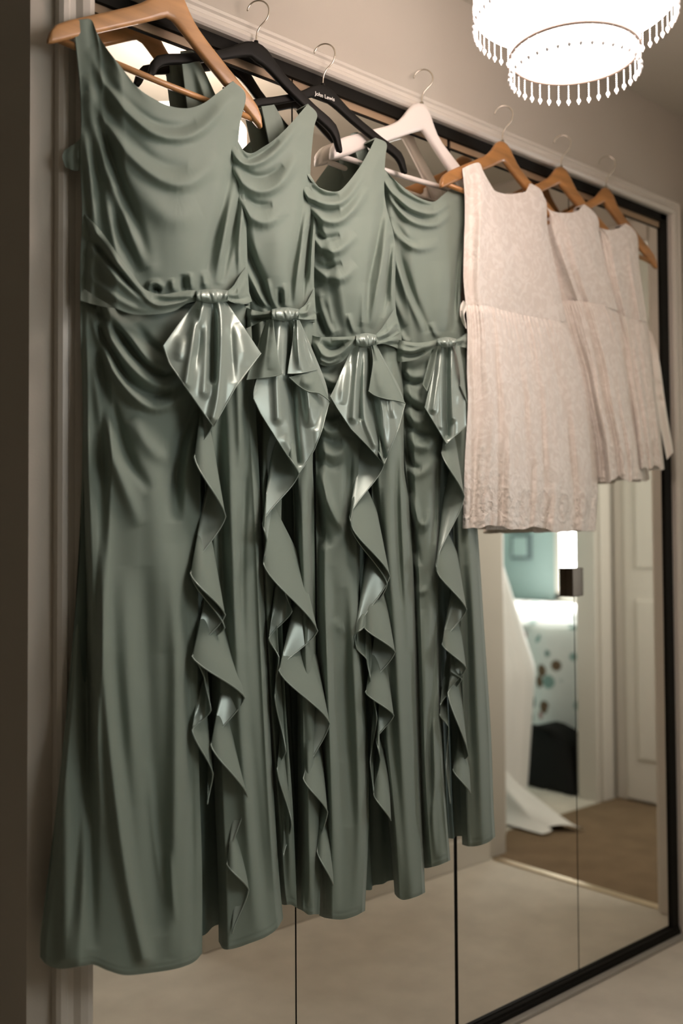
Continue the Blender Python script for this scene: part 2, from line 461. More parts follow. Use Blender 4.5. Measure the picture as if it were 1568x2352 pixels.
# black head track, side channels and bottom track with grey strip
st('trim_7', MB().box((OPL, -.006, 1.996), (OPR, .03, 2.03)).box((OPL, -.010, 1.994), (OPR, -.002, 2.000)), 'track')
st('trim_8', MB().box((OPR-.028, -.006, .0), (OPR+.012, .03, 2.03)), 'track')
st('trim_9', MB().box((OPL-.008, -.004, .0), (OPL+.006, .03, 2.03)), 'track')
st('trim_10', MB().box((OPL, -.016, 0), (OPR, .03, .021), .002).box((OPL, -.012, .021), (OPR, -.002, .027)), 'track')
st('trim_11', MB().box((OPL, -.034, 0), (OPR+.01, -.016, .010), .002), 'strip')
st('trim_13', MB().box((XR+.005, HW+.02, 0), (XR+.035, -.12, .006), .002), 'brass')
SE = [OPL, 1.1952, 1.6441, 2.0930, OPR-.02]
for i in range(4):
    a, b = SE[i], SE[i+1]
    ga, gb = (.0055 if i == 2 else .0018), (.0055 if i == 1 else .0018)
    d = st('door_%d' % (i+1), MB().box((a+.0006, .002, .012), (b-.0006, .012, 1.999)), 'track')
    st('mirror_pane', MB().box((a+ga, 0, .024), (b-gb, .003, 1.973)), 'mirror', parent=d)
    st('top_rail', MB().box((a+ga, -.001, 1.979), (b-gb, .003, 1.995)), 'rail', parent=d)
    if i == 2:
        st('handle', MB().box((b-.033, -.020, .957), (b-.001, 0, 1.028), .002), 'handle', parent=d)
    if i == 3:
        st('handle', MB().box((a+.001, -.008, .957), (a+.031, 0, 1.028), .002), 'handle', parent=d)

# ------------------------------------------------------------------ hangers
def hook_pts(base, h=.085):
    """wire hook: stem, a bend, then a round arm that goes over the casing, in a plane turned to the wall"""
    b = np.array(base, float)
    e = np.array([.62, -.70, 0]); e /= np.linalg.norm(e)
    r = .0205
    q = [(0, -.012), (0, 0), (.001, .22*h), (.006, .38*h), (.0195, max(.56*h, h-r*1.9))]
    cx, cz = .004, h-r
    q += [(cx+r*math.cos(R(a)), cz+r*math.sin(R(a))) for a in np.linspace(-14, 172, 20)]
    return cr(np.array([b+e*u+np.array([0, 0, v]) for u, v in q]), 44)

HP = {
 'wood': dict(top=[(0, 0), (.014, -.003), (.026, -.012), (.037, -.026), (.052, -.041), (.08, -.058), (.14, -.090), (.185, -.114), (.203, -.126), (.212, -.138), (.2155, -.150)],
              bot=[(0, -.047), (.012, -.0525), (.03, -.062), (.08, -.088), (.14, -.119), (.18, -.140), (.2, -.151), (.210, -.156), (.2155, -.157)], th=.0125),
 'white': dict(top=[(0, 0), (.014, -.002), (.028, -.011), (.040, -.028), (.055, -.047), (.08, -.064), (.14, -.093), (.185, -.115), (.203, -.126), (.212, -.138), (.2155, -.150)],
              bot=[(0, -.052), (.012, -.058), (.03, -.067), (.08, -.094), (.14, -.126), (.18, -.148), (.2, -.159), (.210, -.163), (.2155, -.164)], th=.0135),
 'black': dict(top=[(0, 0), (.014, -.002), (.028, -.009), (.045, -.024), (.07, -.044), (.10, -.061), (.15, -.087), (.185, -.102), (.203, -.113), (.214, -.132), (.219, -.156)],
              bot=[(0, -.038), (.012, -.040), (.03, -.047), (.07, -.070), (.10, -.086), (.15, -.111), (.18, -.125), (.194, -.134), (.203, -.148), (.209, -.166)], th=.011),
}
def hanger(kind, apex, tipl, tipr, label, mt, bar=True, yl=-.017, yr=-.050, tipdepth=0.0, hook=True):
    A = un(*apex, (yl+yr)/2); TL = un(*tipl, yl); TR = un(*tipr, yr)
    xc, za = A[0], A[2]
    pr = HP[kind]
    root = empty('clothes_hanger', (xc, (yl+yr)/2, za-.16))
    tag(root, label, 'hanger')
    def top(a): return float(np.interp(a, *zip(*pr['top'])))
    def bot(a): return float(np.interp(a, *zip(*pr['bot'])))
    L = .2155 if kind != 'black' else .219
    sl, sr = (xc-TL[0])/L, (TR[0]-xc)/L
    dl, dr = (za-TL[2])/(-pr['top'][-1][1]), (za-TR[2])/(-pr['top'][-1][1])
    n = 57
    us = np.sin(np.linspace(-math.pi/2, math.pi/2, n))*L
    vs = []; rings = 10
    for u in us:
        a = abs(u); s, dz = (sl, dl) if u < 0 else (sr, dr)
        x = xc+u*s
        zt, zb = za+top(a)*dz, za+bot(a)*dz
        if kind == 'black' and a > .2: zb = min(zb, zt-.004)
        ym = (yl+yr)/2+(yr-yl)/2*(u/L)-.006*(a/L)**2*1.0
        th = pr['th']*.5*(1+tipdepth*(a/L)**3)
        if a > .2135: th *= .75
        mid, hh = (zt+zb)/2, max((zt-zb)/2, .002)
        for k in range(rings):          # rounded rectangle
            t = 2*math.pi*(k+.5)/rings
            c, s2 = math.cos(t), math.sin(t)
            vs.append((x, ym+th*math.copysign(abs(c)**.45, c), mid+hh*math.copysign(abs(s2)**.45, s2)))
    fs = [(i*rings+k, i*rings+(k+1) % rings, (i+1)*rings+(k+1) % rings, (i+1)*rings+k) for i in range(n-1) for k in range(rings)]
    fs += [tuple(range(rings))[::-1], tuple((n-1)*rings+k for k in range(rings))]
    new_mesh('hanger_body', vs, fs, M[mt], root, True)
    if bar:
        a = (xc-.203*sl, yl-.001, za+bot(.203)*dl+.010); b = (xc+.203*sr, yr-.001, za+bot(.203)*dr+.010)
        MB().tube([a, ((a[0]+b[0])/2, (a[1]+b[1])/2, (a[2]+b[2])/2-.002), b], .0055, 12).build('trouser_bar', M[mt], root, True)
    hp = hook_pts((xc, (yl+yr)/2, za-.004), min(.086, max(.078, 2.1-za)))
    MB().tube(hp, .0016, 8).build('hook', M['chrome'], root, True)
    MB().lathe([(.0001, .004), (.004, .003), (.0045, -.002), (.005, -.006)], 12, (xc, (yl+yr)/2, za)).build('collar', M[mt if mt.startswith('bl') else 'chrome'], root, True)
    return root, (xc, za, sl, sr)

H1 = hanger('wood', (396, -30), (106, 92), (594, 287), 'light wooden hanger cut off by the top edge, holding the leftmost sage dress', 'wood', yl=-.043, yr=-.056)
H2 = hanger('black', (588, 98), (336, 168), (778, 342), 'plain black plastic hanger with drooping tips, second from the left', 'black_plastic', bar=False)
H3 = hanger('black', (741, 196), (560, 262), (927, 393), 'black plastic hanger with white lettering on its crest', 'black_plastic', bar=False)
H4 = hanger('white', (968, 238), (757, 350), (1078, 448), 'white painted hanger with a trouser bar between black and wooden hangers', 'white_paint', tipdepth=.7, yr=-.040)
H5 = hanger('wood', (1153, 325), (1006, 425), (1285, 528), 'wooden hanger holding the nearest ivory lace dress', 'wood_dark', yl=-.068, yr=-.043)
H6 = hanger('wood', (1288, 383), (1165, 470), (1417, 578), 'wooden hanger holding the middle ivory lace dress', 'wood_dark')
H7 = hanger('wood', (1391, 431), (1290, 505), (1501, 612), 'wooden hanger holding the farthest ivory lace dress', 'wood_dark')

# lettering on the third hanger
fc = bpy.data.curves.new('lettering', 'FONT')
fc.body = 'John Lewis'; fc.size = .0108; fc.align_x = 'CENTER'; fc.extrude = .0003; fc.offset = .00008
fo = bpy.data.objects.new('tmp', fc)
COL.objects.link(fo)
bpy.context.view_layer.update()
me = bpy.data.meshes.new_from_object(fo.evaluated_get(bpy.context.evaluated_depsgraph_get()))
bpy.data.objects.remove(fo)
lt = bpy.data.objects.new('lettering', me)
COL.objects.link(lt)
me.materials.clear(); me.materials.append(M['print'])
tc_ = un(748, 221, -.0432)
for v in me.vertices:
    v.co = (tc_[0]+v.co.x, -.0405-v.co.z-(v.co.x*.075), tc_[2]+v.co.y-.003)
lt.parent = H3[0]; lt.matrix_parent_inverse = parent_inv(H3[0])
lt['label'] = 'white printed shop name'

# ------------------------------------------------------------------ cloth sheets
def cloth(name, G, Y, mt, parent, back=None, strap=None, closed=True):
    """front surface from a pixel grid G and depths Y; optional back surface joined at both sides"""
    nv, nu = Y.shape
    V = un(G[..., 0], G[..., 1], Y)
    verts = V.reshape(-1, 3); faces = gridfaces(nv, nu)
    if back is not None:
        Yb, t0 = back                     # depth of the back along s; how far the back neckline is dropped
        s = np.linspace(0, 1, nu)
        tt = np.linspace(0, 1, nv)
        B = np.empty_like(V)
        for j in range(nu):
            q = t0[j]+(1-t0[j])*tt
            for k in (0, 2):
                B[:, j, k] = np.interp(q, tt, V[:, j, k])
            B[:, j, 1] = np.maximum(Yb[j], -1)
        B[:, :, 1] = Yb[None, :]+.003*np.sin(9*s[None, :]+3*tt[:, None])
        # the left flank turns in behind the front
        B[:, :, 0] += np.clip((B[:, :, 1]-V[:, :, 1])*V[:, :, 0]/(V[:, :, 1]+CD), 0, .06)*np.clip(1-s/.35, 0, 1)[None]*1.1
        o = len(verts)
        verts = np.vstack([verts, B.reshape(-1, 3)])
        faces = np.vstack([faces, gridfaces(nv, nu, o, True)])
        i = np.arange(nv-1)*nu
        faces = np.vstack([faces, np.stack([i, o+i, o+i+nu, i+nu], -1)])
        i = i+nu-1
        faces = np.vstack([faces, np.stack([i, i+nu, o+i+nu, o+i], -1)])
        if strap:
            for a, b in strap:
                ja, jb = int(a*(nu-1)), int(b*(nu-1))
                j = np.arange(ja, jb)
                faces = np.vstack([faces, np.stack([j, j+1, o+j+1, o+j], -1)])
    o = new_mesh(name, verts, faces, M[mt], parent, True)
    if mt == 'lace_skirt':
        at = o.data.attributes.new('cloth_st', 'FLOAT_VECTOR', 'POINT')
        ss, tt_ = np.meshgrid(np.linspace(0, 1, nu), np.linspace(0, 1, nv))
        q = np.stack([ss, tt_, 0*ss], -1).reshape(-1, 3)
        at.data.foreach_set('vector', np.tile(q, (len(verts)//len(q), 1)).astype(np.float32).ravel())
    return o

def micro(G, a=.0012, seed=0):
    x, y = G[..., 0], G[..., 1]
    r = np.random.default_rng(seed)
    H = 0
    for k in range(5):
        fx, fy, p, q = r.uniform(.010, .05), r.uniform(.001, .005), r.uniform(0, 6.28), r.uniform(0, 6.28)
        H = H+np.sin(fx*x+2*np.sin(fy*y+q)+p)*r.uniform(.4, 1)
    return a*H/2

def free_sheet(name, parent, mt, top, right, bottom, left, ctl_s, ctl_t=None, S=(), nu=60, nv=60, pleat=None, hem=0, smooth=True, mic=0, pxw=.0):
    G = coons(P(top), P(right), P(bottom), P(left), nu, nv, smooth)
    s = np.linspace(0, 1, nu)[None, :]+np.zeros((nv, 1)); t = np.linspace(0, 1, nv)[:, None]+np.zeros((1, nu))
    Y = interp1(s, ctl_s)
    if ctl_t: Y = Y+interp1(t, ctl_t)
    if len(S): Y = Y-strokes(G, S)
    if pleat is not None: Y = Y-pleat(s, t)
    if mic: Y = Y-micro(G, mic, len(name)*7)
    o = cloth(name, G, Y, mt, parent)
    if hem:
        V = un(G[-1, :, 0], G[-1, :, 1], Y[-1]-.0006)
        MB().tube(V[::max(1, nu//70)] if nu > 70 else V, hem, 6).build('hem', M[mt], o, True)
    return o, G, Y

def ruffle(name, parent, zig, base=-.070, front=-.130, backd=-.102, drop=150, mt='sage_satin', first=None, widen=.32, cm=None):
    z = np.array(zig, float)
    n = len(z)
    E = []; D = []; S = []; SID = []
    m = 22
    mids = np.array([(z[max(i-1, 0)]+2*z[i]+z[min(i+1, n-1)])/4 for i in range(n)])
    for i in range(n-1):
        a, b = z[i], z[i+1]
        fwd = b[0] > a[0]
        k = np.linspace(0, 1, m, endpoint=(i == n-2))
        e = k*k*(3-2*k)
        ex = .35*k+.65*e
        x = a[0]+(b[0]-a[0])*ex
        y = a[1]+(b[1]-a[1])*(k*.9+.1*e)
        da = -.104 if fwd else -.113
        db = -.113 if fwd else -.104
        mid = (front if fwd else backd)
        d = da+(db-da)*k+(mid-(da+db)/2)*np.sin(math.pi*k)
        cx = mids[i, 0]+(mids[i+1, 0]-mids[i, 0])*k
        dr = drop*min(1, abs(b[1]-a[1])/95+.35)
        E.append(np.stack([x, y], 1)); D.append(d); SID += [0 if fwd else 1]*len(k)
        S.append(np.stack([cx+widen*(x-cx), y-dr], 1))
    E = np.vstack(E); D = np.concatenate(D); S = np.vstack(S)
    # seam follows smoothly
    ker = np.hanning(15); ker /= ker.sum()
    sy = np.convolve(np.pad(S[:, 1], 7, mode='edge'), ker, 'valid')
    ey = np.convolve(np.pad(D, 4, mode='edge'), np.hanning(9)/np.hanning(9).sum(), 'valid')
    D = ey
    S[:, 1] = sy
    rows = 14
    t = np.linspace(0, 1, rows)[:, None]
    G = S[None]*(1-t[..., None])+E[None]*t[..., None]
    Y = base+(D[None]-base)*t**.8
    Y = Y-.004*np.sin(math.pi*t)*np.sin(np.linspace(0, 40, len(D)))[None]
    o = cloth(name, G, Y, 'sage', parent)
    o.data.materials.append(M[mt])
    o.data.polygons.foreach_set('material_index', np.tile(np.array(SID[:-1], np.int32), rows-1))
    V = un(E[:, 0], E[:, 1], D-.0005)
    MB().tube(V[::2], .0013, 6).build('hem', M[mt], o, True)
    return o

def knot(parent, x0, y0, x1, y1, base=-.112, n=5, slope=0):
    nu, nv = 70, 30
    top = [(x0, y0+3), ((x0+x1)/2, y0-1), (x1, y0+3+slope)]
    bot = [(x0, y1-2), ((x0+x1)/2, y1+2), (x1, y1-2+slope)]
    G = coons(top, [top[-1], bot[-1]], bot, [top[0], bot[0]], nu, nv)
    s = np.linspace(0, 1, nu)[None, :]+np.zeros((nv, 1)); t = np.linspace(0, 1, nv)[:, None]+np.zeros((1, nu))
    ph = s*2*math.pi*n+1.6*np.sin(2.5*t+5*s)+1.1*np.sin(9*s)
    Y = base-.014*np.sqrt(np.clip(1-(2*t-1)**2, 0, 1))-.0045*np.abs(np.sin(ph/2))**.7*(.6+.4*np.sin(13*s+1))*np.sin(math.pi*np.clip(t, .02, .98))**.5+.002*np.sin(7*s+2)
    return cloth('knot', G, Y, 'sage_satin', parent)

def sage_dress(spec):
    D = spec
    top = P(D['top']); right = P(D['right']); left = P(D['left']); waist = P(D['waist'])
    root = empty('bridesmaid_dress', un(np.mean([left[-1][0], right[-1][0]]), 2100, -.05)*np.array([1, 1, 0])+np.array([0, 0, .40]))
    tag(root, D['label'], 'dress')
    tilt = D.get('tilt', 0)
    # --- bodice
    nu, nv = 190, 170
    G = coons(top, right, waist, left, nu, nv)
    s = np.linspace(0, 1, nu)[None, :]+np.zeros((nv, 1)); t = np.linspace(0, 1, nv)[:, None]+np.zeros((1, nu))
    Y = interp1(s, D['bdepth'])-.012*np.sin(math.pi*np.clip(t*1.0, 0, 1))*np.sin(math.pi*s)-1.22*strokes(G, D['bstrokes'])-micro(G, .0008, D['seed'])*np.clip(3*s, 0, 1)
    sv = np.linspace(0, 1, nu)
    y0b, y1b = D.get('yb', (-.006, -.036))
    yb = y0b+(y1b-y0b)*sv
    t0 = .42*np.clip((sv-D['sl'])/.12, 0, 1)*np.clip((D['sr']-sv)/.12, 0, 1)
    lim = yb[None, :]-.004
    Y = np.minimum(Y, lim)
    cloth('bodice', G, Y, 'sage', root, back=(yb, t0), strap=((0, D['sl']), (D['sr'], 1)))
    # --- skirt panels
    for nm, pan in (('skirt_panel', D['left_panel']), ('skirt_panel', D['right_panel'])):
        nu, nv = pan.get('n', (150, 330))
        G = coons(P(pan['top']), P(pan['right']), P(pan['bottom']), P(pan['left']), nu, nv)
        s = np.linspace(0, 1, nu)[None, :]+np.zeros((nv, 1)); t = np.linspace(0, 1, nv)[:, None]+np.zeros((1, nu))
        Y = interp1(s, pan['depth'])+interp1(t, [(0, .012), (.15, 0), (1, -.022)])*np.clip(s*6, 0, 1)
        PS = []
        for q_ in pan['strokes']:
            pp = np.array(P(q_[0]))
            if np.ptp(pp[:, 1]) < 75 and np.ptp(pp[:, 0]) > 20 and D['seed'] > 2:
                q_ = (q_[0], q_[1]*1.2, q_[2]*.68)+tuple(q_[3:])
            PS.append(q_)
        Y = Y-1.18*strokes(G, PS)-micro(G, .0016, D['seed']+3)*np.clip(s*5, 0, 1)
        # stitched hem line a little above the edge
        yb_ = G[-1:, :, 1]-G[..., 1]
        Y = Y+.0016*np.exp(-((yb_-13)/2.0)**2)+.004*np.exp(-(yb_/6.0)**2)
        cloth(nm, G, Y, 'sage', root)
    # --- back of the skirt
    lp, rp = D['left_panel'], D['right_panel']
    nu, nv = 60, 60
    L = cr(P(lp['left']), nv); Rr = cr(P(rp['right']), nv)
    WL, WR = un(L[:, 0], L[:, 1], -.03), un(Rr[:, 0], Rr[:, 1], -.06)
    s = np.linspace(0, 1, nu)
    B = WL[:, None]*(1-s[None, :, None])+WR[:, None]*s[None, :, None]
    tt = np.linspace(0, 1, nv)[:, None]
    B[..., 1] = y0b-.004+(y1b-y0b)*s[None]-.006*np.sin(22*s[None]+1.3*D['seed'])*tt-.004*np.sin(51*s[None])*tt
    zh = np.mean([un(*P(lp['bottom'])[-1], -.08)[2], un(*P(rp['bottom'])[0], -.08)[2]])
    z0 = B[:, :, 2][0:1]
    zl, zr = un(*P(lp['bottom'])[0], -.05)[2], un(*P(rp['bottom'])[-1], -.07)[2]
    zhs = np.interp(s, [0, .25, .5, .8, 1], [zl+.035, zh+.02, zh+.012, zh+.012, zr+.02])[None]
    B[..., 2] = z0+(zhs+.006*np.sin(9*s[None])-z0)*tt
    new_mesh('skirt_back', B.reshape(-1, 3), gridfaces(nv, nu, 0, True), M['sage_lining'], root)
    # --- sash, knot, tails, ruffles
    for sh in D['sheets']:
        q = dict(sh); q['parent'] = root
        free_sheet(**q)
    knot(root, *D['knot'], n=D.get('kn', 5), base=D.get('kb', -.112))
    for rf in D['ruffles']:
        q = dict(rf)
        ruffle('ruffle', root, q.pop('zig'), **q)
    return root

TAILP = lambda n, a, ph=0, g=0.0: (lambda s, t: a*(.25+.75*t)*(np.abs(np.sin(math.pi*n*s+ph))**.8)+g*np.sin(math.pi*s))

# ---- first (nearest) sage dress
sage_dress(dict(seed=1, label='nearest and longest-looking sage bridesmaid dress, leftmost on the wooden hanger',
  top='167,48 188,44 210,46 223,76 244,110 276,151 317,202 363,232 400,246 436,248 469,236 496,216 535,186',
  right='535,186 564,218 551,285 546,349 548,400 562,450 565,500 567,560 569,620 574,700',
  left='167,48 172,92 182,184 186,275 184,350 186,420 188,500 184,600 184,690',
  waist='184,690 240,705 300,708 380,706 452,692 522,694 574,700',
  sl=.07, sr=.995, yb=(-.032, -.042), bdepth=[(0, -.052), (.06, -.056), (.16, -.064), (.32, -.084), (.55, -.094), (.85, -.092), (1, -.072)],
  bstrokes=[
    ('205,110 240,185 290,250 345,300 400,317 450,306 500,262 530,215', 11, .012, 'b', .2),
    ('218,120 252,190 305,250 355,283 405,292 450,280', 9, -.008),
    ('200,170 232,260 285,335 345,395 402,422 455,410 505,360', 15, .013, 'b', .2),
    ('222,190 262,280 312,340 370,378 430,386', 12, -.009),
    ('196,210 222,300 250,400 290,520 330,620', 11, .014),
    ('210,230 240,320 275,420 315,520 345,610', 11, -.013),
    ('190,290 204,380 214,470 222,560', 8, .009),
    ('262,330 330,450 400,500 460,480', 22, .007),
    ('300,480 330,560 352,640', 14, .006),
    ('240,420 252,500 266,580 290,640', 9, .009),
    ('262,430 285,530 318,630', 12, -.013),
    ('546,300 528,400 505,500 484,580 470,650', 9, -.011),
    ('535,440 520,520 505,600 500,655', 7, .007),
    ('552,420 541,500 523,580 509,650', 7, -.012),
    ('557,440 552,520 550,600 552,660', 6, .010),
    ('440,330 430,450 420,560 425,650', 30, .006),
    ('395,640 397,655 400,672', 6, .007), ('437,625 438,645 441,668', 5, .007), ('340,668 345,652 360,650 376,662', 5, .008), ('350,672 358,663 368,672', 5, -.010),
    ('418,630 420,650 422,672', 5, -.007), ('468,620 470,645 474,668', 6, .006)],
  left_panel=dict(n=(190, 420),
    top='184,690 240,705 300,708 380,706 460,694', left='184,690 186,800 190,950 186,1150 172,1400 148,1680 118,1950 95,2130 92,2198',
    right='460,694 462,1000 456,1300 454,1600 458,1800 464,2000 464,2190',
    bottom='92,2198 108,2216 140,2225 190,2219 215,2216 250,2230 290,2240 350,2234 405,2225 445,2210 464,2190',
    depth=[(0, -.038), (.06, -.048), (.16, -.050), (.26, -.078), (.5, -.088), (.85, -.090), (1, -.076)],
    strokes=[
      ('230,700 262,735 300,775 345,828 393,846', 9, .013, 'e', .15),
      ('215,705 250,770 290,830 335,872 375,886 415,872', 9, .014, 'b', .2),
      ('205,700 232,790 270,865 312,915 355,938 395,925 425,885', 10, .016, 'b', .2),
      ('245,715 285,780 330,838 372,862 405,855', 7, -.012),
      ('225,740 262,825 305,885 350,908 395,900', 7, -.014),
      ('310,745 345,790 390,820', 9, -.010),
      ('205,760 225,900 250,1020 285,1120 320,1210', 13, .013),
      ('232,850 265,960 300,1060 345,1130', 10, -.010),
      ('300,960 340,1020 380,1050 408,1020', 14, .007),
      ('446,905 430,960 410,1040 402,1120 404,1200', 13, -.026, 'b'),
      ('330,960 352,1100 372,1300 380,1500', 26, .008),
      ('196,780 200,1000 206,1300 218,1600 232,1900', 8, .013, 'b'),
      ('214,900 222,1200 236,1500 262,1800 300,2060 330,2200', 13, .016, 's'),
      ('190,1000 192,1300 200,1600 208,1900 212,2180', 11, -.020, 'b'),
      ('150,1650 150,1850 150,2050 152,2200', 16, .012, 's'),
      ('395,1250 405,1500 404,1750 400,2000 392,2200', 14, .012),
      ('330,1300 336,1600 352,1900 370,2150', 20, -.010),
      ('425,1300 432,1600 438,1900 440,2180', 9, -.010),
      ('280,1300 300,1600 320,1850', 18, .006), ('262,1500 290,1800 320,2080', 14, -.006),
      ('340,1750 352,1900 372,2060', 7, .004), ('388,1950 395,2040 404,2120', 6, .004)]),
  right_panel=dict(n=(90, 330),
    top='460,694 520,696 574,700', left='460,694 466,1000 482,1400 492,1800 500,2000 502,2163',
    right='574,700 580,800 586,920 598,1150 610,1450 626,1780 640,2000 650,2110',
    bottom='502,2163 514,2180 540,2178 575,2166 610,2152 635,2134 650,2110',
    depth=[(0, -.055), (.2, -.075), (.6, -.088), (.85, -.084), (1, -.062)],
    strokes=[('520,900 528,1150 538,1350 552,1600 572,1900 590,2140', 12, .012, 'b'), ('505,900 508,1200 515,1500', 10, -.014, 'b'),
      ('566,950 560,1150 554,1350 560,1600', 8, -.009), ('580,900 590,1150 600,1450 616,1780 632,2050', 7, .008), ('552,1500 575,1750 600,2000 612,2140', 12, -.010, 'b'), ('545,800 550,950 556,1100', 8, .009)]),
  sheets=[
    dict(name='sash', mt='sage', top='194,491 225,522 255,562 280,598 302,626 330,662 366,676 400,672 430,667 456,667', right='456,667 456,691',
      bottom='184,657 239,693 298,720 350,722 397,715 429,697 456,691', left='194,491 186,570 184,657', nu=150, nv=70,
      ctl_s=[(0, -.047), (.12, -.072), (.35, -.108), (.75, -.116), (1, -.120)],
      S=[('198,500 240,560 280,615 320,668 360,700 410,694 440,682', 7, .011, 'n', .3), ('206,560 250,620 300,668 345,708', 8, .009), ('200,540 250,600 300,655 340,690', 5, -.010),
         ('195,620 240,665 300,702 350,715', 6, .006), ('345,676 390,680 440,676', 6, .006), ('350,690 400,690 440,684', 4, -.007), ('212,540 250,590 290,640', 4, .004)]),
    dict(name='sash', mt='sage', top='520,670 536,656 552,630 566,612', right='566,612 568,655 579,692', bottom='520,688 540,697 560,699 579,692', left='520,670 520,688', nu=60, nv=40,
      ctl_s=[(0, -.120), (.5, -.108), (1, -.076)], S=[('522,676 545,676 566,640', 5, .008), ('522,684 550,688 572,680', 4, -.006), ('530,690 550,694 570,692', 4, .007)]),
    dict(name='bow_tail', mt='sage_satin', top='452,690 484,692 518,691', right='518,691 560,752 599,811', bottom='375,794 389,835 421,881 455,930 490,980 515,935 540,890 570,850 599,811',
      left='452,690 412,742 375,794', ctl_s=[(0, -.110), (.25, -.126), (.5, -.122), (.75, -.128), (1, -.112)], ctl_t=[(0, .004), (1, -.010)], nu=110, nv=80, hem=.0011, smooth=False,
      S=[('470,690 448,760 437,830 428,880', 8, .010, 's'), ('490,692 487,780 487,870', 6, -.013, 's'), ('482,700 478,800 470,900', 9, .008, 's'), ('506,695 507,780 500,900 490,960', 9, .012, 's'),
         ('525,720 530,790 538,880', 7, -.008), ('452,710 455,790 440,860', 6, -.008), ('545,740 560,800 565,840', 10, .006), ('420,770 410,830', 10, .005)]),
    dict(name='armhole_edge', mt='sage', top='191,311 176,326 160,337 148,345', right='148,345 143,360 150,384', bottom='183,392 170,392 150,384', left='191,311 187,350 183,392', nu=24, nv=20,
      ctl_s=[(0, -.048), (.5, -.040), (1, -.032)], S=[('180,330 178,370', 6, .004)]),
  ],
  knot=(451, 664, 523, 694), kb=-.120,
  ruffles=[dict(zig=P('478,930 488,975 446,1050 518,1186 437,1318 517,1412 441,1508 562,1602 484,1711 568,1828 521,1985 571,2043 532,2150'), first=None),
           dict(zig=P('440,1325 516,1442 446,1500 470,1560 484,1632 441,1678 489,1777 476,1850'), front=-.108, backd=-.094, drop=120)],
))

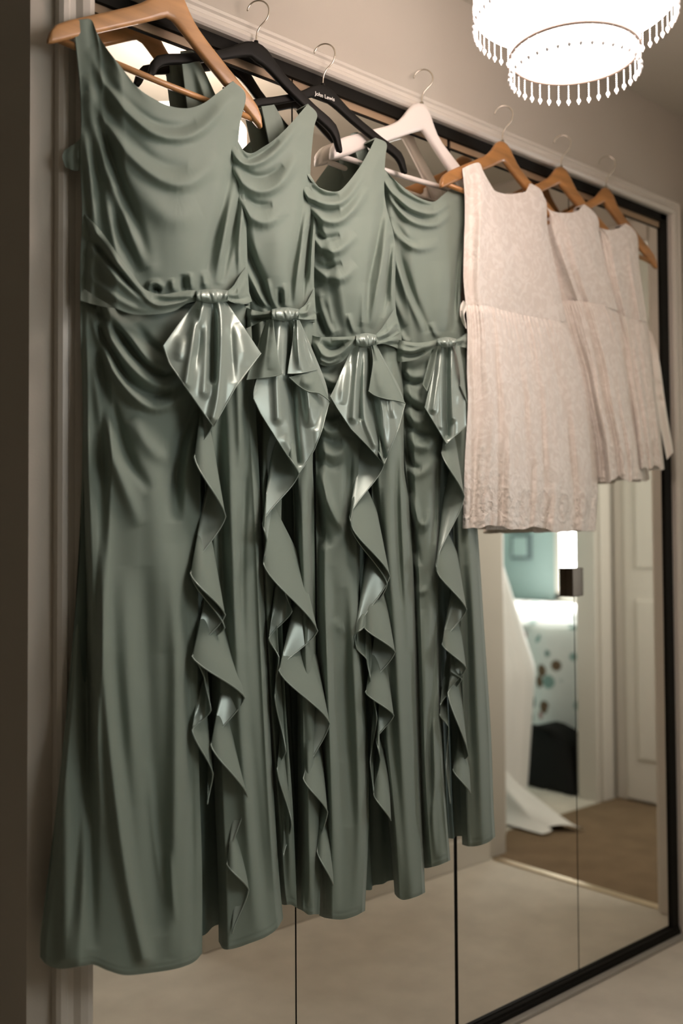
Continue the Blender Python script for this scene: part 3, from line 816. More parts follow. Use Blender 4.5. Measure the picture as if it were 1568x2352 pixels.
# ---- second sage dress, on the plain black hanger
sage_dress(dict(seed=2, label='sage bridesmaid dress on the plain black hanger, second from left, widest satin bow',
  top='414,118 430,116 446,120 464,152 494,216 525,285 550,335 575,352 605,337 634,317 671,280 707,238',
  right='707,238 728,262 721,294 714,367 714,420 728,475 724,535 722,590 721,653 724,740',
  left='414,118 430,250 455,400 480,520 510,640 532,735', waist='532,735 580,738 625,736 684,738 724,740',
  sl=.07, sr=.99, bdepth=[(0, -.026), (.15, -.030), (.32, -.046), (.5, -.064), (.85, -.072), (1, -.066)],
  bstrokes=[
    ('440,130 470,220 505,300 540,358 570,378 610,366 650,330 690,276', 8, .010, 'b', .2),
    ('540,330 565,366 600,352 640,322', 5, -.008),
    ('520,360 560,420 600,440 645,420 690,350', 10, .011, 'b', .2), ('535,370 572,402 610,404 650,380', 7, -.009),
    ('530,430 570,490 610,510 660,480', 12, .010, 'b', .2), ('545,440 585,470 625,470', 7, -.009),
    ('555,540 580,600 605,660 622,712', 8, -.012, 's'), ('548,560 572,630 600,690 622,715', 7, .009, 's'), ('560,640 590,690 620,715', 5, -.008, 's'),
    ('712,380 700,470 684,560 668,640 662,700', 8, -.010), ('706,440 694,540 682,640 678,705', 6, .008), ('719,470 708,560 698,650 694,705', 5, -.011), ('722,480 716,570 713,660', 4, .008),
    ('640,500 642,580 645,690', 22, .006), ('612,640 620,680 632,708', 5, .006), ('655,650 656,680 655,706', 5, .006), ('640,660 642,690 643,708', 4, -.006)],
  left_panel=dict(n=(110, 300),
    top='532,735 580,738 655,737', left='532,735 545,900 560,1150 578,1450 600,1750 622,2000 634,2066', right='655,737 650,1000 645,1300 655,1600 672,1850 682,2086',
    bottom='634,2066 650,2078 668,2078 682,2086', depth=[(0, -.026), (.3, -.034), (.55, -.062), (1, -.066)],
    strokes=[('600,900 605,1100 612,1300 622,1500', 9, .010), ('590,830 596,950 602,1100', 8, -.012), ('632,1300 640,1600 652,1900', 7, -.012), ('660,1700 664,1900 668,2060', 7, .008)]),
  right_panel=dict(n=(80, 320),
    top='655,737 690,738 724,740', left='655,737 668,1000 676,1300 682,1600 684,1850 682,2086', right='724,740 728,860 722,1000 718,1060 721,1150 723,1300 725,1500 732,1700 738,1900 734,2100',
    bottom='682,2086 695,2092 708,2101 722,2100 734,2100', depth=[(0, -.058), (.3, -.078), (.7, -.086), (1, -.066)],
    strokes=[('690,1080 694,1250 700,1450 706,1700', 8, .012), ('676,1080 680,1250 684,1500', 7, -.012), ('714,1100 716,1300 720,1500', 5, -.009), ('705,1700 708,1900 712,2080', 8, .012), ('694,1700 694,1900 696,2080', 6, -.012)]),
  sheets=[
    dict(name='sash', mt='sage', top='560,704 575,710 600,716 628,712', right='628,712 628,733', bottom='556,758 580,748 605,737 628,733', left='560,704 556,730 556,758', nu=60, nv=40,
      ctl_s=[(0, -.050), (.3, -.085), (1, -.110)], S=[('562,722 590,724 625,720', 5, .007), ('562,734 590,732 625,726', 4, -.007)]),
    dict(name='sash', mt='sage', top='682,714 700,700 712,680 722,660', right='722,660 724,700 727,733', bottom='682,732 700,734 715,734 727,733', left='682,714 682,732', nu=50, nv=40,
      ctl_s=[(0, -.110), (.5, -.098), (1, -.070)], S=[('685,720 705,716 720,685', 4, .009), ('685,728 705,728 724,718', 4, -.007), ('690,708 706,700 715,690', 3, -.005)]),
    dict(name='bow_tail', mt='sage_satin', top='624,730 655,732 686,731', right='686,731 716,800 748,880 755,925', bottom='582,915 598,949 637,1011 686,1087 705,1060 722,1032 740,985 755,925', left='624,730 604,820 584,890 582,915',
      ctl_s=[(0, -.104), (.3, -.112), (.55, -.104), (.8, -.116), (1, -.100)], ctl_t=[(0, .004), (1, -.010)], nu=120, nv=100, hem=.0010, smooth=False,
      S=[('668,740 668,850 674,960 684,1060', 6, -.014, 's'), ('640,740 636,860 640,960', 9, .009, 's'), ('690,840 705,900 712,980', 8, .012), ('655,740 655,860', 6, .008, 's'), ('720,880 735,930 726,990', 7, -.007), ('650,1000 672,1040', 8, .005)]),
    dict(name='bow_loop', mt='sage', top='612,732 620,733 627,734', right='627,734 634,790 640,830 648,858', bottom='566,872 600,868 630,864 648,858', left='612,732 596,780 576,840 566,872',
      ctl_s=[(0, -.095), (.5, -.116), (1, -.124)], ctl_t=[(0, .004), (1, -.006)], nu=50, nv=50, hem=.0010, S=[('622,750 620,800 618,850', 9, .005)]),
    dict(name='bow_loop', mt='sage_satin', top='676,734 682,735 688,735', right='688,735 702,780 718,825 728,849', bottom='660,858 685,857 705,854 728,849', left='676,734 671,790 664,830 660,858',
      ctl_s=[(0, -.118), (.5, -.124), (1, -.104)], ctl_t=[(0, .004), (1, -.006)], nu=50, nv=50, hem=.0010, S=[('680,750 684,800 690,850', 6, .006), ('694,770 704,810 712,850', 5, -.005)]),
    dict(name='bow_loop', mt='sage', top='664,866 690,860 712,858 728,852', right='728,852 742,885 756,920', bottom='664,866 686,886 708,899 732,903 756,920', left='664,866 664,866.5', smooth=True,
      ctl_s=[(0, -.122), (.6, -.130), (1, -.122)], nu=40, nv=24, hem=.0011, S=[('690,875 720,885', 8, .004)]),
  ],
  knot=(624, 707, 686, 735), kn=5,
  ruffles=[dict(zig=P('660,1040 686,1088 603,1202 612,1240 605,1296 729,1449 640,1540 757,1661 696,1788 752,1865 728,1955 766,2036'), drop=150, widen=.35),
           dict(zig=P('655,1360 670,1404 617,1466 640,1510 631,1600 656,1726 636,1766 670,1894 650,1970'), front=-.100, backd=-.088, drop=120)],
))

# ---- third sage dress, on the lettered hanger
sage_dress(dict(seed=3, label='sage bridesmaid dress on the lettered black hanger, third from left',
  top='597,233 611,231 625,233 657,294 690,370 714,415 739,433 769,440 789,430 824,386 848,345 862,316',
  right='862,316 887,329 885,360 882,421 886,470 904,540 908,600 907,680 912,740 919,790',
  left='597,233 622,350 650,480 678,620 690,720 694,785', waist='694,785 740,792 815,792 863,790 919,790',
  sl=.07, sr=.99, bdepth=[(0, -.026), (.15, -.030), (.34, -.048), (.5, -.064), (.85, -.072), (1, -.066)],
  bstrokes=[
    ('640,300 672,390 705,448 740,466 775,468 805,446 840,392', 7, .010, 'b', .2), ('712,428 745,450 778,450', 5, -.009),
    ('690,430 725,490 765,510 805,488 845,430', 9, .011, 'b', .2), ('712,462 745,486 780,482', 6, -.010),
    ('695,500 730,560 770,578 820,540', 9, .010, 'b', .2), ('715,530 745,548 780,540', 6, -.009),
    ('700,570 735,625 780,640 820,610', 10, .008, 'b', .2), ('718,600 750,615 785,605', 6, -.008),
    ('726,660 745,710 768,760', 8, .008, 's'), ('738,680 755,730 772,770', 6, -.008), ('728,720 742,755 752,775', 5, -.008),
    ('884,440 868,540 848,640 835,740', 7, -.010), ('890,500 878,600 862,690 852,755', 6, .009), ('900,540 890,640 878,730', 5, -.010), ('902,560 900,660 903,730', 5, .008),
    ('820,500 818,620 820,750', 22, .006), ('838,650 834,710 832,765', 5, .006), ('800,720 806,745 815,768', 5, .006)],
  left_panel=dict(n=(140, 360),
    top='694,785 740,792 838,792', left='694,785 704,900 714,1050 716,1200 718,1400 722,1700 728,1950 733,2103', right='838,792 832,1000 826,1300 832,1500 844,1700 846,1900 838,2092',
    bottom='733,2103 750,2109 785,2112 815,2104 838,2092', depth=[(0, -.030), (.1, -.058), (.3, -.082), (.7, -.088), (.92, -.084), (1, -.066)],
    strokes=[
      ('728,848 755,872 780,878 800,866', 7, .012), ('728,872 752,895 776,898', 5, -.013), ('728,905 752,930 780,932', 7, .010), ('726,935 750,958 775,955 786,960', 6, -.013),
      ('724,965 752,992 778,985 778,970', 7, .012), ('730,985 755,1010 785,1010', 5, -.010), ('726,1020 758,1045 790,1035 806,1005', 8, .011), ('735,1045 765,1070 792,1062', 6, -.008),
      ('722,1060 742,1130 768,1190 792,1210', 9, .010), ('720,1120 735,1200 752,1260', 10, -.012), ('730,1060 755,1150 785,1215 800,1190', 7, .006),
      ('806,1000 802,1080 800,1180 806,1280', 7, -.012), ('740,1250 748,1450 758,1700 768,1950 772,2100', 9, .013), ('760,1300 772,1500 784,1750', 12, -.007),
      ('805,1300 812,1500 822,1700 826,1900 820,2090', 9, .012), ('790,1350 795,1600 800,1900', 12, -.010), ('838,1500 842,1700 842,1950', 5, -.010), ('728,1500 738,1750 748,2000', 6, -.010), ('766,1420 775,1440 790,1438', 7, .004)]),
  right_panel=dict(n=(100, 340),
    top='838,792 870,792 919,790', left='838,792 850,1000 858,1300 868,1600 884,1800 898,1950 906,2053', right='919,790 926,900 927,1000 928,1080 938,1150 945,1250 951,1350 957,1500 964,1700 970,1885 976,2050',
    bottom='906,2053 914,2062 928,2067 955,2060 976,2050', depth=[(0, -.056), (.25, -.074), (.6, -.088), (.9, -.080), (1, -.062)],
    strokes=[('880,1080 895,1300 910,1500 922,1750 936,2040', 10, .012), ('868,1120 872,1300 880,1450', 7, -.012), ('920,1000 922,1150 928,1300 938,1500', 6, .008), ('908,1050 912,1200 922,1400', 6, -.008), ('885,1690 900,1800 912,1920 922,2050', 8, .010), ('950,1500 956,1700 962,1900', 5, -.006), ('896,830 902,900 908,980', 8, .008)]),
  sheets=[
    dict(name='sash', mt='sage', top='712,768 730,774 767,774 795,773 820,772', right='820,772 820,793', bottom='712,818 730,834 755,841 787,829 805,806 820,793', left='712,768 711,795 712,818', nu=90, nv=50,
      ctl_s=[(0, -.058), (.25, -.088), (1, -.110)], S=[('722,790 748,818 780,812 815,780', 6, .011, 'n'), ('735,786 760,800 790,790', 5, -.010), ('726,820 755,834 785,822', 4, .006), ('760,782 790,780 815,776', 4, .006)]),
    dict(name='sash', mt='sage', top='861,770 878,752 892,730 906,708', right='906,708 914,736 921,763', bottom='861,788 880,782 900,774 921,763', left='861,770 861,788', nu=60, nv=40,
      ctl_s=[(0, -.110), (.5, -.098), (1, -.072)], S=[('865,776 890,764 912,740', 4, .008), ('866,784 892,774 915,758', 3, -.006)]),
    dict(name='sash', mt='sage', top='861,786 885,776 921,763', right='921,763 922,782 918,803', bottom='861,792 880,790 900,795 918,803', left='861,786 861,792', nu=50, nv=30,
      ctl_s=[(0, -.106), (.5, -.094), (1, -.070)], S=[('866,790 890,784 916,778', 4, .008), ('885,790 905,790 918,792', 3, -.006)]),
    dict(name='bow_tail', mt='sage_satin', top='812,790 835,792 864,791', right='864,791 890,840 915,885 930,927', bottom='758,910 775,939 806,985 845,1025 882,1066 898,1025 915,984 930,927', left='812,790 790,840 768,890 758,910',
      ctl_s=[(0, -.104), (.3, -.114), (.6, -.110), (.8, -.116), (1, -.100)], ctl_t=[(0, .004), (1, -.010)], nu=110, nv=90, hem=.0010, smooth=False,
      S=[('826,795 818,870 812,960', 7, .011, 's'), ('838,795 836,880 838,960 860,1020', 6, .009, 's'), ('832,800 826,880 824,960', 4, -.009, 's'), ('850,800 850,900 868,1000 880,1050', 6, -.012, 's'), ('862,880 878,940 884,1030', 7, .011), ('800,830 790,880 785,930', 8, .006), ('900,900 902,960', 8, .006)]),
    dict(name='bow_loop', mt='sage', top='852,792 857,793 862,793', right='862,793 878,825 894,853 912,890 930,926', bottom='846,898 860,908 885,916 910,920 930,926', left='852,792 856,830 851,870 846,898',
      ctl_s=[(0, -.124), (.5, -.128), (1, -.112)], ctl_t=[(0, .006), (1, -.004)], nu=50, nv=60, hem=.0011, S=[('862,830 872,880 880,910', 8, .004)]),
  ],
  knot=(817, 766, 864, 795), kn=4,
  ruffles=[dict(zig=P('868,1030 881,1068 803,1186 806,1206 895,1322 814,1458 835,1440 907,1497 839,1590 904,1643 864,1698 873,1744 858,1825 898,1887'), drop=140, widen=.35),
           dict(zig=P('806,1212 889,1342 814,1462 818,1488 842,1515 850,1560 865,1650 850,1750 858,1824'), front=-.104, backd=-.090, drop=110)],
))

# ---- fourth sage dress, on the white hanger
sage_dress(dict(seed=4, label='sage bridesmaid dress on the white hanger, beside the ivory lace dresses',
  top='804,308 815,304 826,308 846,345 868,378 884,390 903,410 930,433 953,449 977,460 997,463 1014,450 1032,436 1052,428',
  right='1052,428 1074,446 1070,480 1066,530 1064,600 1058,690 1066,740 1072,796',
  left='804,308 830,400 850,500 872,640 884,720 890,792', waist='890,792 930,798 1004,794 1046,793 1072,796',
  sl=.07, sr=.99, bdepth=[(0, -.026), (.15, -.030), (.34, -.048), (.5, -.060), (.85, -.060), (1, -.052)],
  bstrokes=[
    ('850,360 885,420 925,465 965,487 1000,488 1030,466', 6, .010, 'b', .2), ('895,420 930,450 970,470 995,474', 4, -.009),
    ('880,420 915,480 955,512 1000,516 1036,490', 7, .010, 'b', .2), ('900,450 935,488 975,502 1005,502', 5, -.009),
    ('884,480 918,540 960,570 1010,560', 9, .008, 'b', .2), ('896,500 930,545 965,560', 6, -.007),
    ('890,520 912,600 940,680 975,760', 8, .011), ('900,540 925,620 955,700 985,765', 7, -.013), ('888,600 905,680 930,750', 7, .008),
    ('1064,520 1052,620 1044,700 1040,765', 6, -.010), ('1060,560 1054,650 1052,740', 4, .008), ('1010,600 1010,680 1012,760', 14, .006),
    ('920,760 926,778 940,788', 5, .006), ('990,740 996,760 1006,776', 5, .006)],
  left_panel=dict(n=(120, 340),
    top='890,792 930,798 1024,794', left='890,792 905,900 918,1000 922,1080 930,1150 936,1250 942,1350 948,1500 954,1700 962,1885 970,1990', right='1024,794 1016,1000 1008,1200 1006,1400 1010,1600 1020,1800 1034,1976',
    bottom='970,1990 978,1994 1005,1988 1034,1976', depth=[(0, -.030), (.12, -.052), (.35, -.080), (.7, -.088), (.92, -.084), (1, -.068)],
    strokes=[
      ('922,845 945,862 968,862 978,850', 6, .011), ('922,862 945,880 972,878', 4, -.012), ('924,890 948,912 975,925 990,915', 6, .010), ('925,912 950,935 975,945', 5, -.012),
      ('926,940 955,968 985,965', 6, .011), ('926,960 955,990 985,995 992,985', 5, -.012), ('928,985 950,1020 980,1025 998,1000', 7, .011), ('930,1030 948,1070 968,1078', 5, -.013), ('926,1060 950,1090 985,1075 1002,1040', 7, .007),
      ('940,1130 958,1190 975,1205 992,1170', 7, .009), ('945,1180 952,1240 962,1300', 6, -.010), ('950,1330 965,1358 985,1350', 5, .007), ('948,1300 955,1340 962,1360', 5, -.007),
      ('1004,1060 1000,1150 996,1250', 5, -.012), ('1006,1330 998,1500 985,1700 990,1850', 6, -.009), ('970,1400 976,1600 978,1800 984,1970', 8, .010), ('995,1650 998,1780 994,1880 1000,1970', 5, .010), ('1016,1650 1024,1800 1030,1950', 6, .009)]),
  right_panel=dict(n=(100, 320),
    top='1024,794 1046,794 1072,796', left='1024,794 1034,1000 1040,1200 1046,1400 1050,1600 1056,1800 1061,1940', right='1072,796 1080,950 1088,1100 1097,1223 1105,1340 1113,1466 1127,1680 1133,1848 1137,1922',
    bottom='1061,1940 1075,1944 1096,1943 1120,1935 1137,1922', depth=[(0, -.056), (.25, -.072), (.6, -.082), (.9, -.074), (1, -.058)],
    strokes=[('1080,1250 1090,1450 1100,1700 1108,1930', 9, .010), ('1066,1300 1074,1500 1078,1750', 7, -.008), ('1098,1300 1108,1500 1118,1750', 6, -.005)]),
  sheets=[
    dict(name='sash', mt='sage', top='902,776 918,781 956,787 985,784 1007,779', right='1007,779 1007,794', bottom='902,822 920,831 956,825 985,808 1007,794', left='902,776 901,800 902,822', nu=80, nv=50,
      ctl_s=[(0, -.058), (.25, -.086), (1, -.106)], S=[('910,800 945,806 980,796 1004,786', 5, .009), ('912,812 945,816 975,806', 4, -.007), ('925,790 955,794 985,789', 4, .006)]),
    dict(name='sash', mt='sage', top='1044,781 1055,776 1064,770 1074,764', right='1074,764 1076,780 1074,800', bottom='1044,793 1056,796 1066,798 1074,800', left='1044,781 1044,793', nu=40, nv=30,
      ctl_s=[(0, -.106), (.5, -.096), (1, -.074)], S=[('1046,786 1060,782 1072,776', 3, .007), ('1048,791 1060,790 1072,790', 3, -.006)]),
    dict(name='bow_tail', mt='sage_satin', top='1003,792 1022,794 1047,793', right='1047,793 1058,850 1068,920 1070,978', bottom='975,935 990,960 1008,990 1025,1019 1040,1005 1056,991 1070,978', left='1003,792 996,850 982,905 975,935',
      ctl_s=[(0, -.104), (.3, -.112), (.55, -.106), (.8, -.114), (1, -.098)], ctl_t=[(0, .004), (1, -.010)], nu=90, nv=90, hem=.0010, smooth=False,
      S=[('1010,796 1004,870 996,940', 6, .009, 's'), ('1026,796 1024,880 1026,1000', 5, -.013, 's'), ('1034,796 1036,880 1040,960', 6, .011, 's'), ('1016,800 1014,900 1014,980', 5, .006, 's'), ('1054,860 1056,930', 6, .006)]),
    dict(name='bow_loop', mt='sage', top='994,794 1000,795 1005,795', right='1005,795 1000,830 990,870 981,899', bottom='970,882 975,890 981,899', left='994,794 984,830 976,860 970,882',
      ctl_s=[(0, -.098), (1, -.116)], nu=30, nv=40, hem=.0010),
    dict(name='bow_loop', mt='sage', top='1044,793 1050,794 1056,796', right='1056,796 1064,850 1068,890 1073,926', bottom='1056,886 1062,900 1068,914 1073,926', left='1044,793 1052,830 1056,860 1056,886',
      ctl_s=[(0, -.120), (1, -.104)], nu=30, nv=40, hem=.0010),
  ],
  knot=(1005, 775, 1047, 796), kn=4,
  ruffles=[dict(zig=P('1030,1005 1014,1040 1066,1140 1001,1294 1002,1310 1071,1400 1015,1480 1070,1534 1028,1592 1075,1735 1040,1768 1081,1824'), drop=125, widen=.35),
           dict(zig=P('1034,1540 1060,1560 1011,1618 1010,1642 1030,1670 1024,1760 1034,1850'), front=-.104, backd=-.090, drop=100)],
))

# ------------------------------------------------------------------ ivory lace dresses
def lace_dress(label, seed, top, right, left, waist, sright, sleft, hem, sl, sr, hid, folds, yb=(-.006, -.036), ribbons=(), y0=0.0):
    tp, rg, lf, wa = P(top), P(right), P(left), P(waist)
    root = empty('flower_girl_dress', un(np.mean([wa[0][0], wa[-1][0]]), 1200, -.05)*np.array([1, 1, 0])+np.array([0, 0, 1.12]))
    tag(root, label, 'dress')
    nu, nv = 120, 110
    G = coons(tp, rg, wa, lf, nu, nv)
    s = np.linspace(0, 1, nu)[None, :]+np.zeros((nv, 1)); t = np.linspace(0, 1, nv)[:, None]+np.zeros((1, nu))
    dy = y0*np.clip(1-np.linspace(0, 1, 120)/.6, 0, 1)[None]; dy2 = y0*np.clip(1-np.linspace(0, 1, 260)/.6, 0, 1)[None]
    bd = [(0, -.030), (hid*.7, -.032), (hid+.12, -.056), (.6, -.066), (.9, -.066), (1, -.062)]
    r = np.random.default_rng(seed)
    S = []
    Y = interp1(s, bd)-.010*np.sin(math.pi*t)*np.sin(math.pi*s)+dy
    for k in range(7):
        c = r.uniform(hid, 1); a = r.uniform(-.004, .005); wd = r.uniform(.03, .07)
        Y = Y-a*np.exp(-((s-c-r.uniform(-.1, .1)*t)/wd)**2)*np.clip(t*2, 0, 1)
    sv = np.linspace(0, 1, nu)
    ybv = yb[0]+(yb[1]-yb[0])*sv
    Y = np.minimum(Y, ybv[None]-.004)
    t0 = .10*np.clip((sv-sl)/.1, 0, 1)*np.clip((sr-sv)/.1, 0, 1)
    cloth('bodice', G, Y, 'lace', root, back=(ybv, t0), strap=((0, sl), (sr, 1)))
    nu, nv = 260, 150
    G = coons(wa, P(sright), P(hem), P(sleft), nu, nv)
    s = np.linspace(0, 1, nu)[None, :]+np.zeros((nv, 1)); t = np.linspace(0, 1, nv)[:, None]+np.zeros((1, nu))
    Y = interp1(s, [(0, -.034), (hid*.7, -.036), (hid+.12, -.066), (.6, -.076), (.9, -.072), (1, -.056)])
    Y = Y-.020*t**.8*np.sin(math.pi*np.clip(s, 0, 1))+dy2
    H = 0
    for f, a, ph in folds:
        H = H+a*np.sin(2*math.pi*f*(s+.03*np.sin(3*t+ph))+ph)*(.12+.88*t**.7)
    H = H+.0011*np.sin(2*math.pi*27*s+4*np.sin(5*s)+2*np.sin(11*s))*np.exp(-(t/.25)**2)
    Y = Y-H-.005*np.exp(-(t/.02)**2)*0+.004*np.exp(-(t/.018)**2)
    # lace border: raised scallops near the hem
    Y = Y-.0011*np.exp(-((t-.965)/.012)**2)-.0009*np.cos(2*math.pi*17*s+9*t)*np.exp(-((t-.88)/.05)**2)
    G[..., 1] += (3.5*np.sin(2*math.pi*3.5*s+seed)+1.2*np.sin(2*math.pi*9*s))*t**8
    Y = np.minimum(Y, (ybv.mean()-.012))
    cloth('skirt', G, Y, 'lace_skirt', root, back=(np.linspace(yb[0]-.002, yb[1]-.004, nu), np.zeros(nu)))
    for nm, a in ribbons:
        free_sheet(nm, root, 'ribbon', **a)
    return root

lace_dress('nearest ivory lace flower-girl dress, beside the fourth sage dress', 11,
  top='1061,387 1080,378 1100,374 1109,392 1119,411 1130,432 1146,442 1171,446 1192,443 1206,440 1213,428 1219,421',
  right='1219,421 1240,434 1249,452 1255,467 1257,520 1268,580 1280,640 1290,692 1300,740',
  left='1061,387 1066,440 1067,500 1065,560 1064,640 1069,699', waist='1069,699 1125,703 1160,714 1230,729 1300,740',
  sright='1300,740 1324,815 1349,920 1363,1025 1372,1112 1367,1217', sleft='1069,699 1073,760 1072,850 1074,930 1067,1060 1062,1217',
  hem='1062,1217 1090,1212 1121,1206 1160,1214 1216,1212 1275,1219 1317,1222 1367,1217', sl=.16, sr=.985, hid=.06, yb=(-.056, -.040), y0=-.050,
  folds=((3.2, .006, .4), (5.7, .0045, 2.), (9.3, .003, 1.1), (13.7, .0016, 4.)),
  ribbons=(('sash_loop', dict(top='1063,690 1067,692 1072,697', right='1072,697 1070,712 1066,724 1070,745 1071,756', bottom='1060,738 1065,748 1071,756', left='1063,690 1057,702 1056,722 1060,738',
      ctl_s=[(0, -.070), (1, -.084)], nu=16, nv=24)),))
lace_dress('middle ivory lace flower-girl dress, between the other two lace dresses', 12,
  top='1200,432 1212,428 1226,432 1240,455 1255,475 1272,486 1302,489 1325,485 1334,476 1342,469',
  right='1342,469 1363,486 1374,505 1377,540 1389,595 1404,651 1419,714',
  left='1200,432 1208,500 1222,580 1240,650 1252,690', waist='1252,690 1300,690 1340,692 1380,700 1419,714',
  sright='1419,714 1437,755 1456,850 1464,937 1481,1025 1492,1100', sleft='1252,690 1270,760 1300,850 1320,940 1335,1020 1342,1106',
  hem='1342,1106 1378,1110 1400,1104 1420,1098 1440,1102 1470,1104 1492,1100', sl=.12, sr=.98, hid=.34,
  folds=((2.8, .006, 1.4), (5.1, .005, .3), (8.3, .003, 2.1), (12.1, .0014, 3.)),
  ribbons=(('sash_tail', dict(top='1424,722 1438,728 1452,736', right='1452,736 1456,790 1459,850 1462,905', bottom='1450,890 1456,896 1462,905', left='1424,722 1438,780 1446,840 1450,890',
      ctl_s=[(0, -.070), (.5, -.078), (1, -.066)], nu=20, nv=40, S=[('1440,740 1448,800 1454,870', 3, .004)])),))
lace_dress('farthest ivory lace flower-girl dress, with a pale ribbon hanging at its right', 13,
  top='1318,478 1330,474 1342,478 1356,500 1372,520 1396,528 1418,525 1428,519 1437,513',
  right='1437,513 1452,524 1464,546 1467,595 1472,640 1479,690 1486,739',
  left='1318,478 1330,540 1345,620 1358,690 1365,726', waist='1365,726 1400,724 1430,728 1450,733 1486,739',
  sright='1486,739 1492,770 1506,885 1514,960 1520,1025 1525,1080', sleft='1365,726 1385,800 1405,880 1420,960 1430,1076',
  hem='1430,1076 1460,1080 1492,1074 1510,1072 1525,1080', sl=.13, sr=.98, hid=.40,
  folds=((2.4, .006, .9), (4.6, .004, 1.3), (7.7, .0026, .1)),
  ribbons=(('sash_tail', dict(top='1490,758 1494,762 1498,768', right='1498,768 1514,830 1528,930 1546,1038', bottom='1531,1056 1539,1047 1546,1038', left='1490,758 1500,860 1510,950 1531,1056',
      ctl_s=[(0, -.062), (1, -.074)], ctl_t=[(0, 0), (.6, -.008), (1, 0)], nu=16, nv=50, S=[('1500,830 1512,880', 6, .005), ('1512,910 1524,930', 4, -.005)])),))

# ------------------------------------------------------------------ pendant lamp with two shades and bead fringe
LX, LY, LZ = 1.308, -.573, 1.862
lamp = empty('pendant_lamp', (LX, LY, LZ-.05))
tag(lamp, 'two-tier round fabric ceiling pendant with bead fringe, switched on', 'lamp')
r1, r2, hz1, hz2 = .1008, .1570, .095, .165
z2 = LZ+.082
MB().lathe([(r1, 0), (r1+.0005, hz1), (r1-.0015, hz1), (r1-.002, 0)], 64, (LX, LY, LZ), True).build('lower_shade', M['shade_side'], lamp, True)
MB().lathe([(r2, 0), (r2+.0005, hz2), (r2-.0015, hz2), (r2-.002, 0)], 80, (LX, LY, z2), True).build('upper_shade', M['shade_side'], lamp, True)
MB().lathe([(.0001, .004), (r1-.0025, .004)], 64, (LX, LY, LZ)).build('lower_diffuser', M['shade'], lamp, True)
MB().lathe([(r1+.001, .004), (r2-.0025, .004)], 80, (LX, LY, z2)).build('upper_diffuser', M['shade'], lamp, True)
MB().lathe([(.0001, hz2-.03), (r2-.004, hz2-.03)], 64, (LX, LY, z2)).build('top_diffuser', M['shade_top'], lamp, True)
MB().lathe([(r1+.0012, -.001), (r1+.0012, .0035), (r1-.003, .0035), (r1-.003, -.001)], 64, (LX, LY, LZ), True).build('rim', M['rim'], lamp, True)
MB().lathe([(r2+.0012, -.001), (r2+.0012, .0025), (r2-.003, .0025), (r2-.003, -.001)], 80, (LX, LY, z2), True).build('rim', M['shade_side'], lamp, True)
MB().tube([(LX, LY, z2+hz2-.03), (LX, LY, CEIL-.02)], .004, 8).build('cord', M['trim'], lamp, True)
MB().lathe([(.0001, -.03), (.03, -.028), (.05, -.012), (.052, 0)], 32, (LX, LY, CEIL)).build('ceiling_rose', M['trim'], lamp, True)
def strand_mesh():
    b = MB()
    z = -.001
    for k in range(7):
        b.lathe([(.0004, 0), (.0013, -.0010), (.0015, -.0018), (.0012, -.0026), (.0004, -.0034)], 6, (0, 0, z)); z -= .0034
    b.lathe([(.0005, 0), (.0028, -.0018), (.0038, -.0045), (.0030, -.0072), (.0012, -.0088), (.0015, -.0100), (.0003, -.0112)], 8, (0, 0, z))
    return b.build('bead_strand', M['glass_bead'], None, True)
proto = strand_mesh()
first = True
for rr, zz, n in ((r1, LZ, 38), (r2, z2, 60)):
    for k in range(n):
        o = proto if first else proto.copy()
        if not first: COL.objects.link(o)
        first = False
        a = 2*math.pi*(k+.3)/n
        o.parent = lamp
        o.location = (rr*math.cos(a), rr*math.sin(a), zz-(LZ-.05))
        o.rotation_euler = (0, 0, a)

# ------------------------------------------------------------------ what the mirrors show through the doorway
bed = empty('bed', (4.5, -1.9, 0))
tag(bed, 'bed with white floral duvet, seen in the mirror through the doorway', 'bed')
MB().box((3.92, -2.75, .03), (5.35, -1.16, .30), .02).build('bed_base', M['black_cloth'], bed)
nu, nv = 60, 70
xs = np.linspace(0, 1, nu); ys = np.linspace(0, 1, nv)
V = []
for b in ys:
    for a in xs:
        L = a*2.2
        if L < .58: x, z = 3.86+.03*math.sin(9*b*3.1)+.02*math.sin(23*b), .12+L
        else:
            q = L-.58; x = 3.86+q*.95; z = .70
        if .5 < L < .68: x += .02*(1-abs(L-.59)/.09)*1; z -= .02*(1-abs(L-.59)/.09)
        z += .018*math.sin(7*b+4*a)*math.sin(5*a+1)
        V.append((x, -1.08-1.75*b, z))
new_mesh('duvet', np.array(V), gridfaces(nv, nu), M['floral'], bed, True)
bag = empty('bag', (3.62, -1.3, 0))
tag(bag, 'black soft bag on the bedroom carpet beside the bed, in the mirror', 'bag')
bm = bmesh.new()
bmesh.ops.create_cube(bm, size=1)
bmesh.ops.subdivide_edges(bm, edges=bm.edges[:], cuts=9, use_grid_fill=True)
for v in bm.verts:
    x, y, z = v.co
    k = 1-.38*(z+.5)**1.5
    v.co = (3.70+x*.20*k, -1.30+y*.42*k+.03*(z+.5), (z+.5)*.27*(1-.25*(2*y)**2)+.004+.006*math.sin(31*x+17*y))
o = bpy.data.meshes.new('bag_body'); bm.to_mesh(o); bm.free()
o.materials.append(M['black_cloth'])
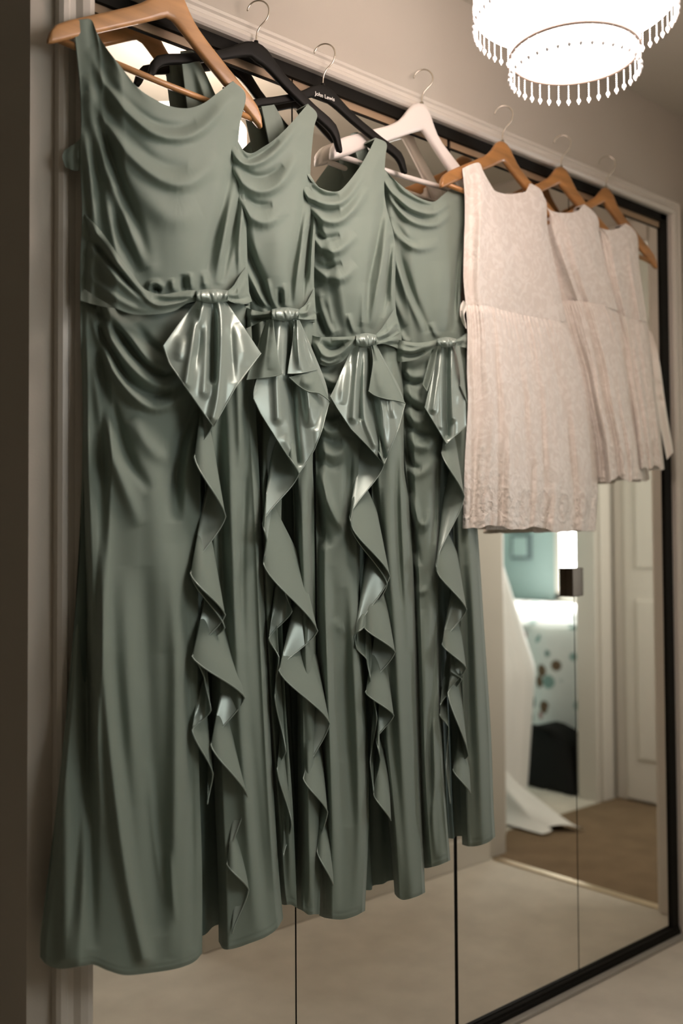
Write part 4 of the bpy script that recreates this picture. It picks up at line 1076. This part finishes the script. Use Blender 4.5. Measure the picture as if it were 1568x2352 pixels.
o.polygons.foreach_set('use_smooth', np.full(len(o.polygons), True))
ob = bpy.data.objects.new('bag_body', o); COL.objects.link(ob); ob.parent = bag; ob.matrix_parent_inverse = parent_inv(bag)
MB().tube([(3.66, -1.18, .20), (3.62, -1.22, .27), (3.62, -1.38, .27), (3.66, -1.42, .20)], .008, 8).build('handle', M['black_cloth'], bag, True)

wd = empty('wedding_gown', (3.19, -1.24, 0))
tag(wd, 'white tulle wedding gown hanging in the bedroom doorway, seen in the mirror', 'dress')
n, m = 90, 60
V = []
for j in range(m):
    t = j/(m-1)
    z = 1.95*(1-t)+.01*t
    rad = .075+.40*max(0, 1.12-z) if z > .55 else .303-.12*(.55-z)
    for k in range(n):
        a = 2*math.pi*k/n
        f = 1+(.06*math.sin(9*a)+.05*math.sin(17*a+2)+.03*math.sin(31*a))*t
        V.append((3.19+rad*f*math.cos(a), -1.24+rad*f*math.sin(a)*.42, z))
fc_ = [(j*n+k, j*n+(k+1) % n, (j+1)*n+(k+1) % n, (j+1)*n+k) for j in range(m-1) for k in range(n)]
new_mesh('gown', V, fc_, M['tulle'], wd, True)
nu, nv = 40, 40
V = []
for j in range(nv):
    for i in range(nu):
        a, b = i/(nu-1), j/(nv-1)
        x = 3.14-.02*b+.22*(a-.5)*(1-.2*b); y = -1.14+.34*b+.10*(a-.5)
        z = .008+.16*(1-b)**1.5*math.sin(math.pi*min(max(a, .02), .98))+.035*math.sin(math.pi*a)*(1+.5*math.sin(14*a)*math.sin(6*b+2))*(1-b*.6)
        V.append((x+.02*math.sin(11*a)*b, y+.03*math.sin(9*a+1)*b, z))
new_mesh('train', np.array(V), gridfaces(nv, nu), M['tulle'], wd, True)
pic = empty('wall_picture', (5.40, -2.75, 1.05))
tag(pic, 'small dark framed picture on the teal bedroom wall, seen in the mirror', 'picture')
MB().box((5.39, -2.86, .98), (5.418, -2.70, 1.15), .004).build('frame', M['wood_dark2'], pic)
MB().box((5.386, -2.84, 1.0), (5.392, -2.72, 1.13)).build('print', M['teal'], pic)
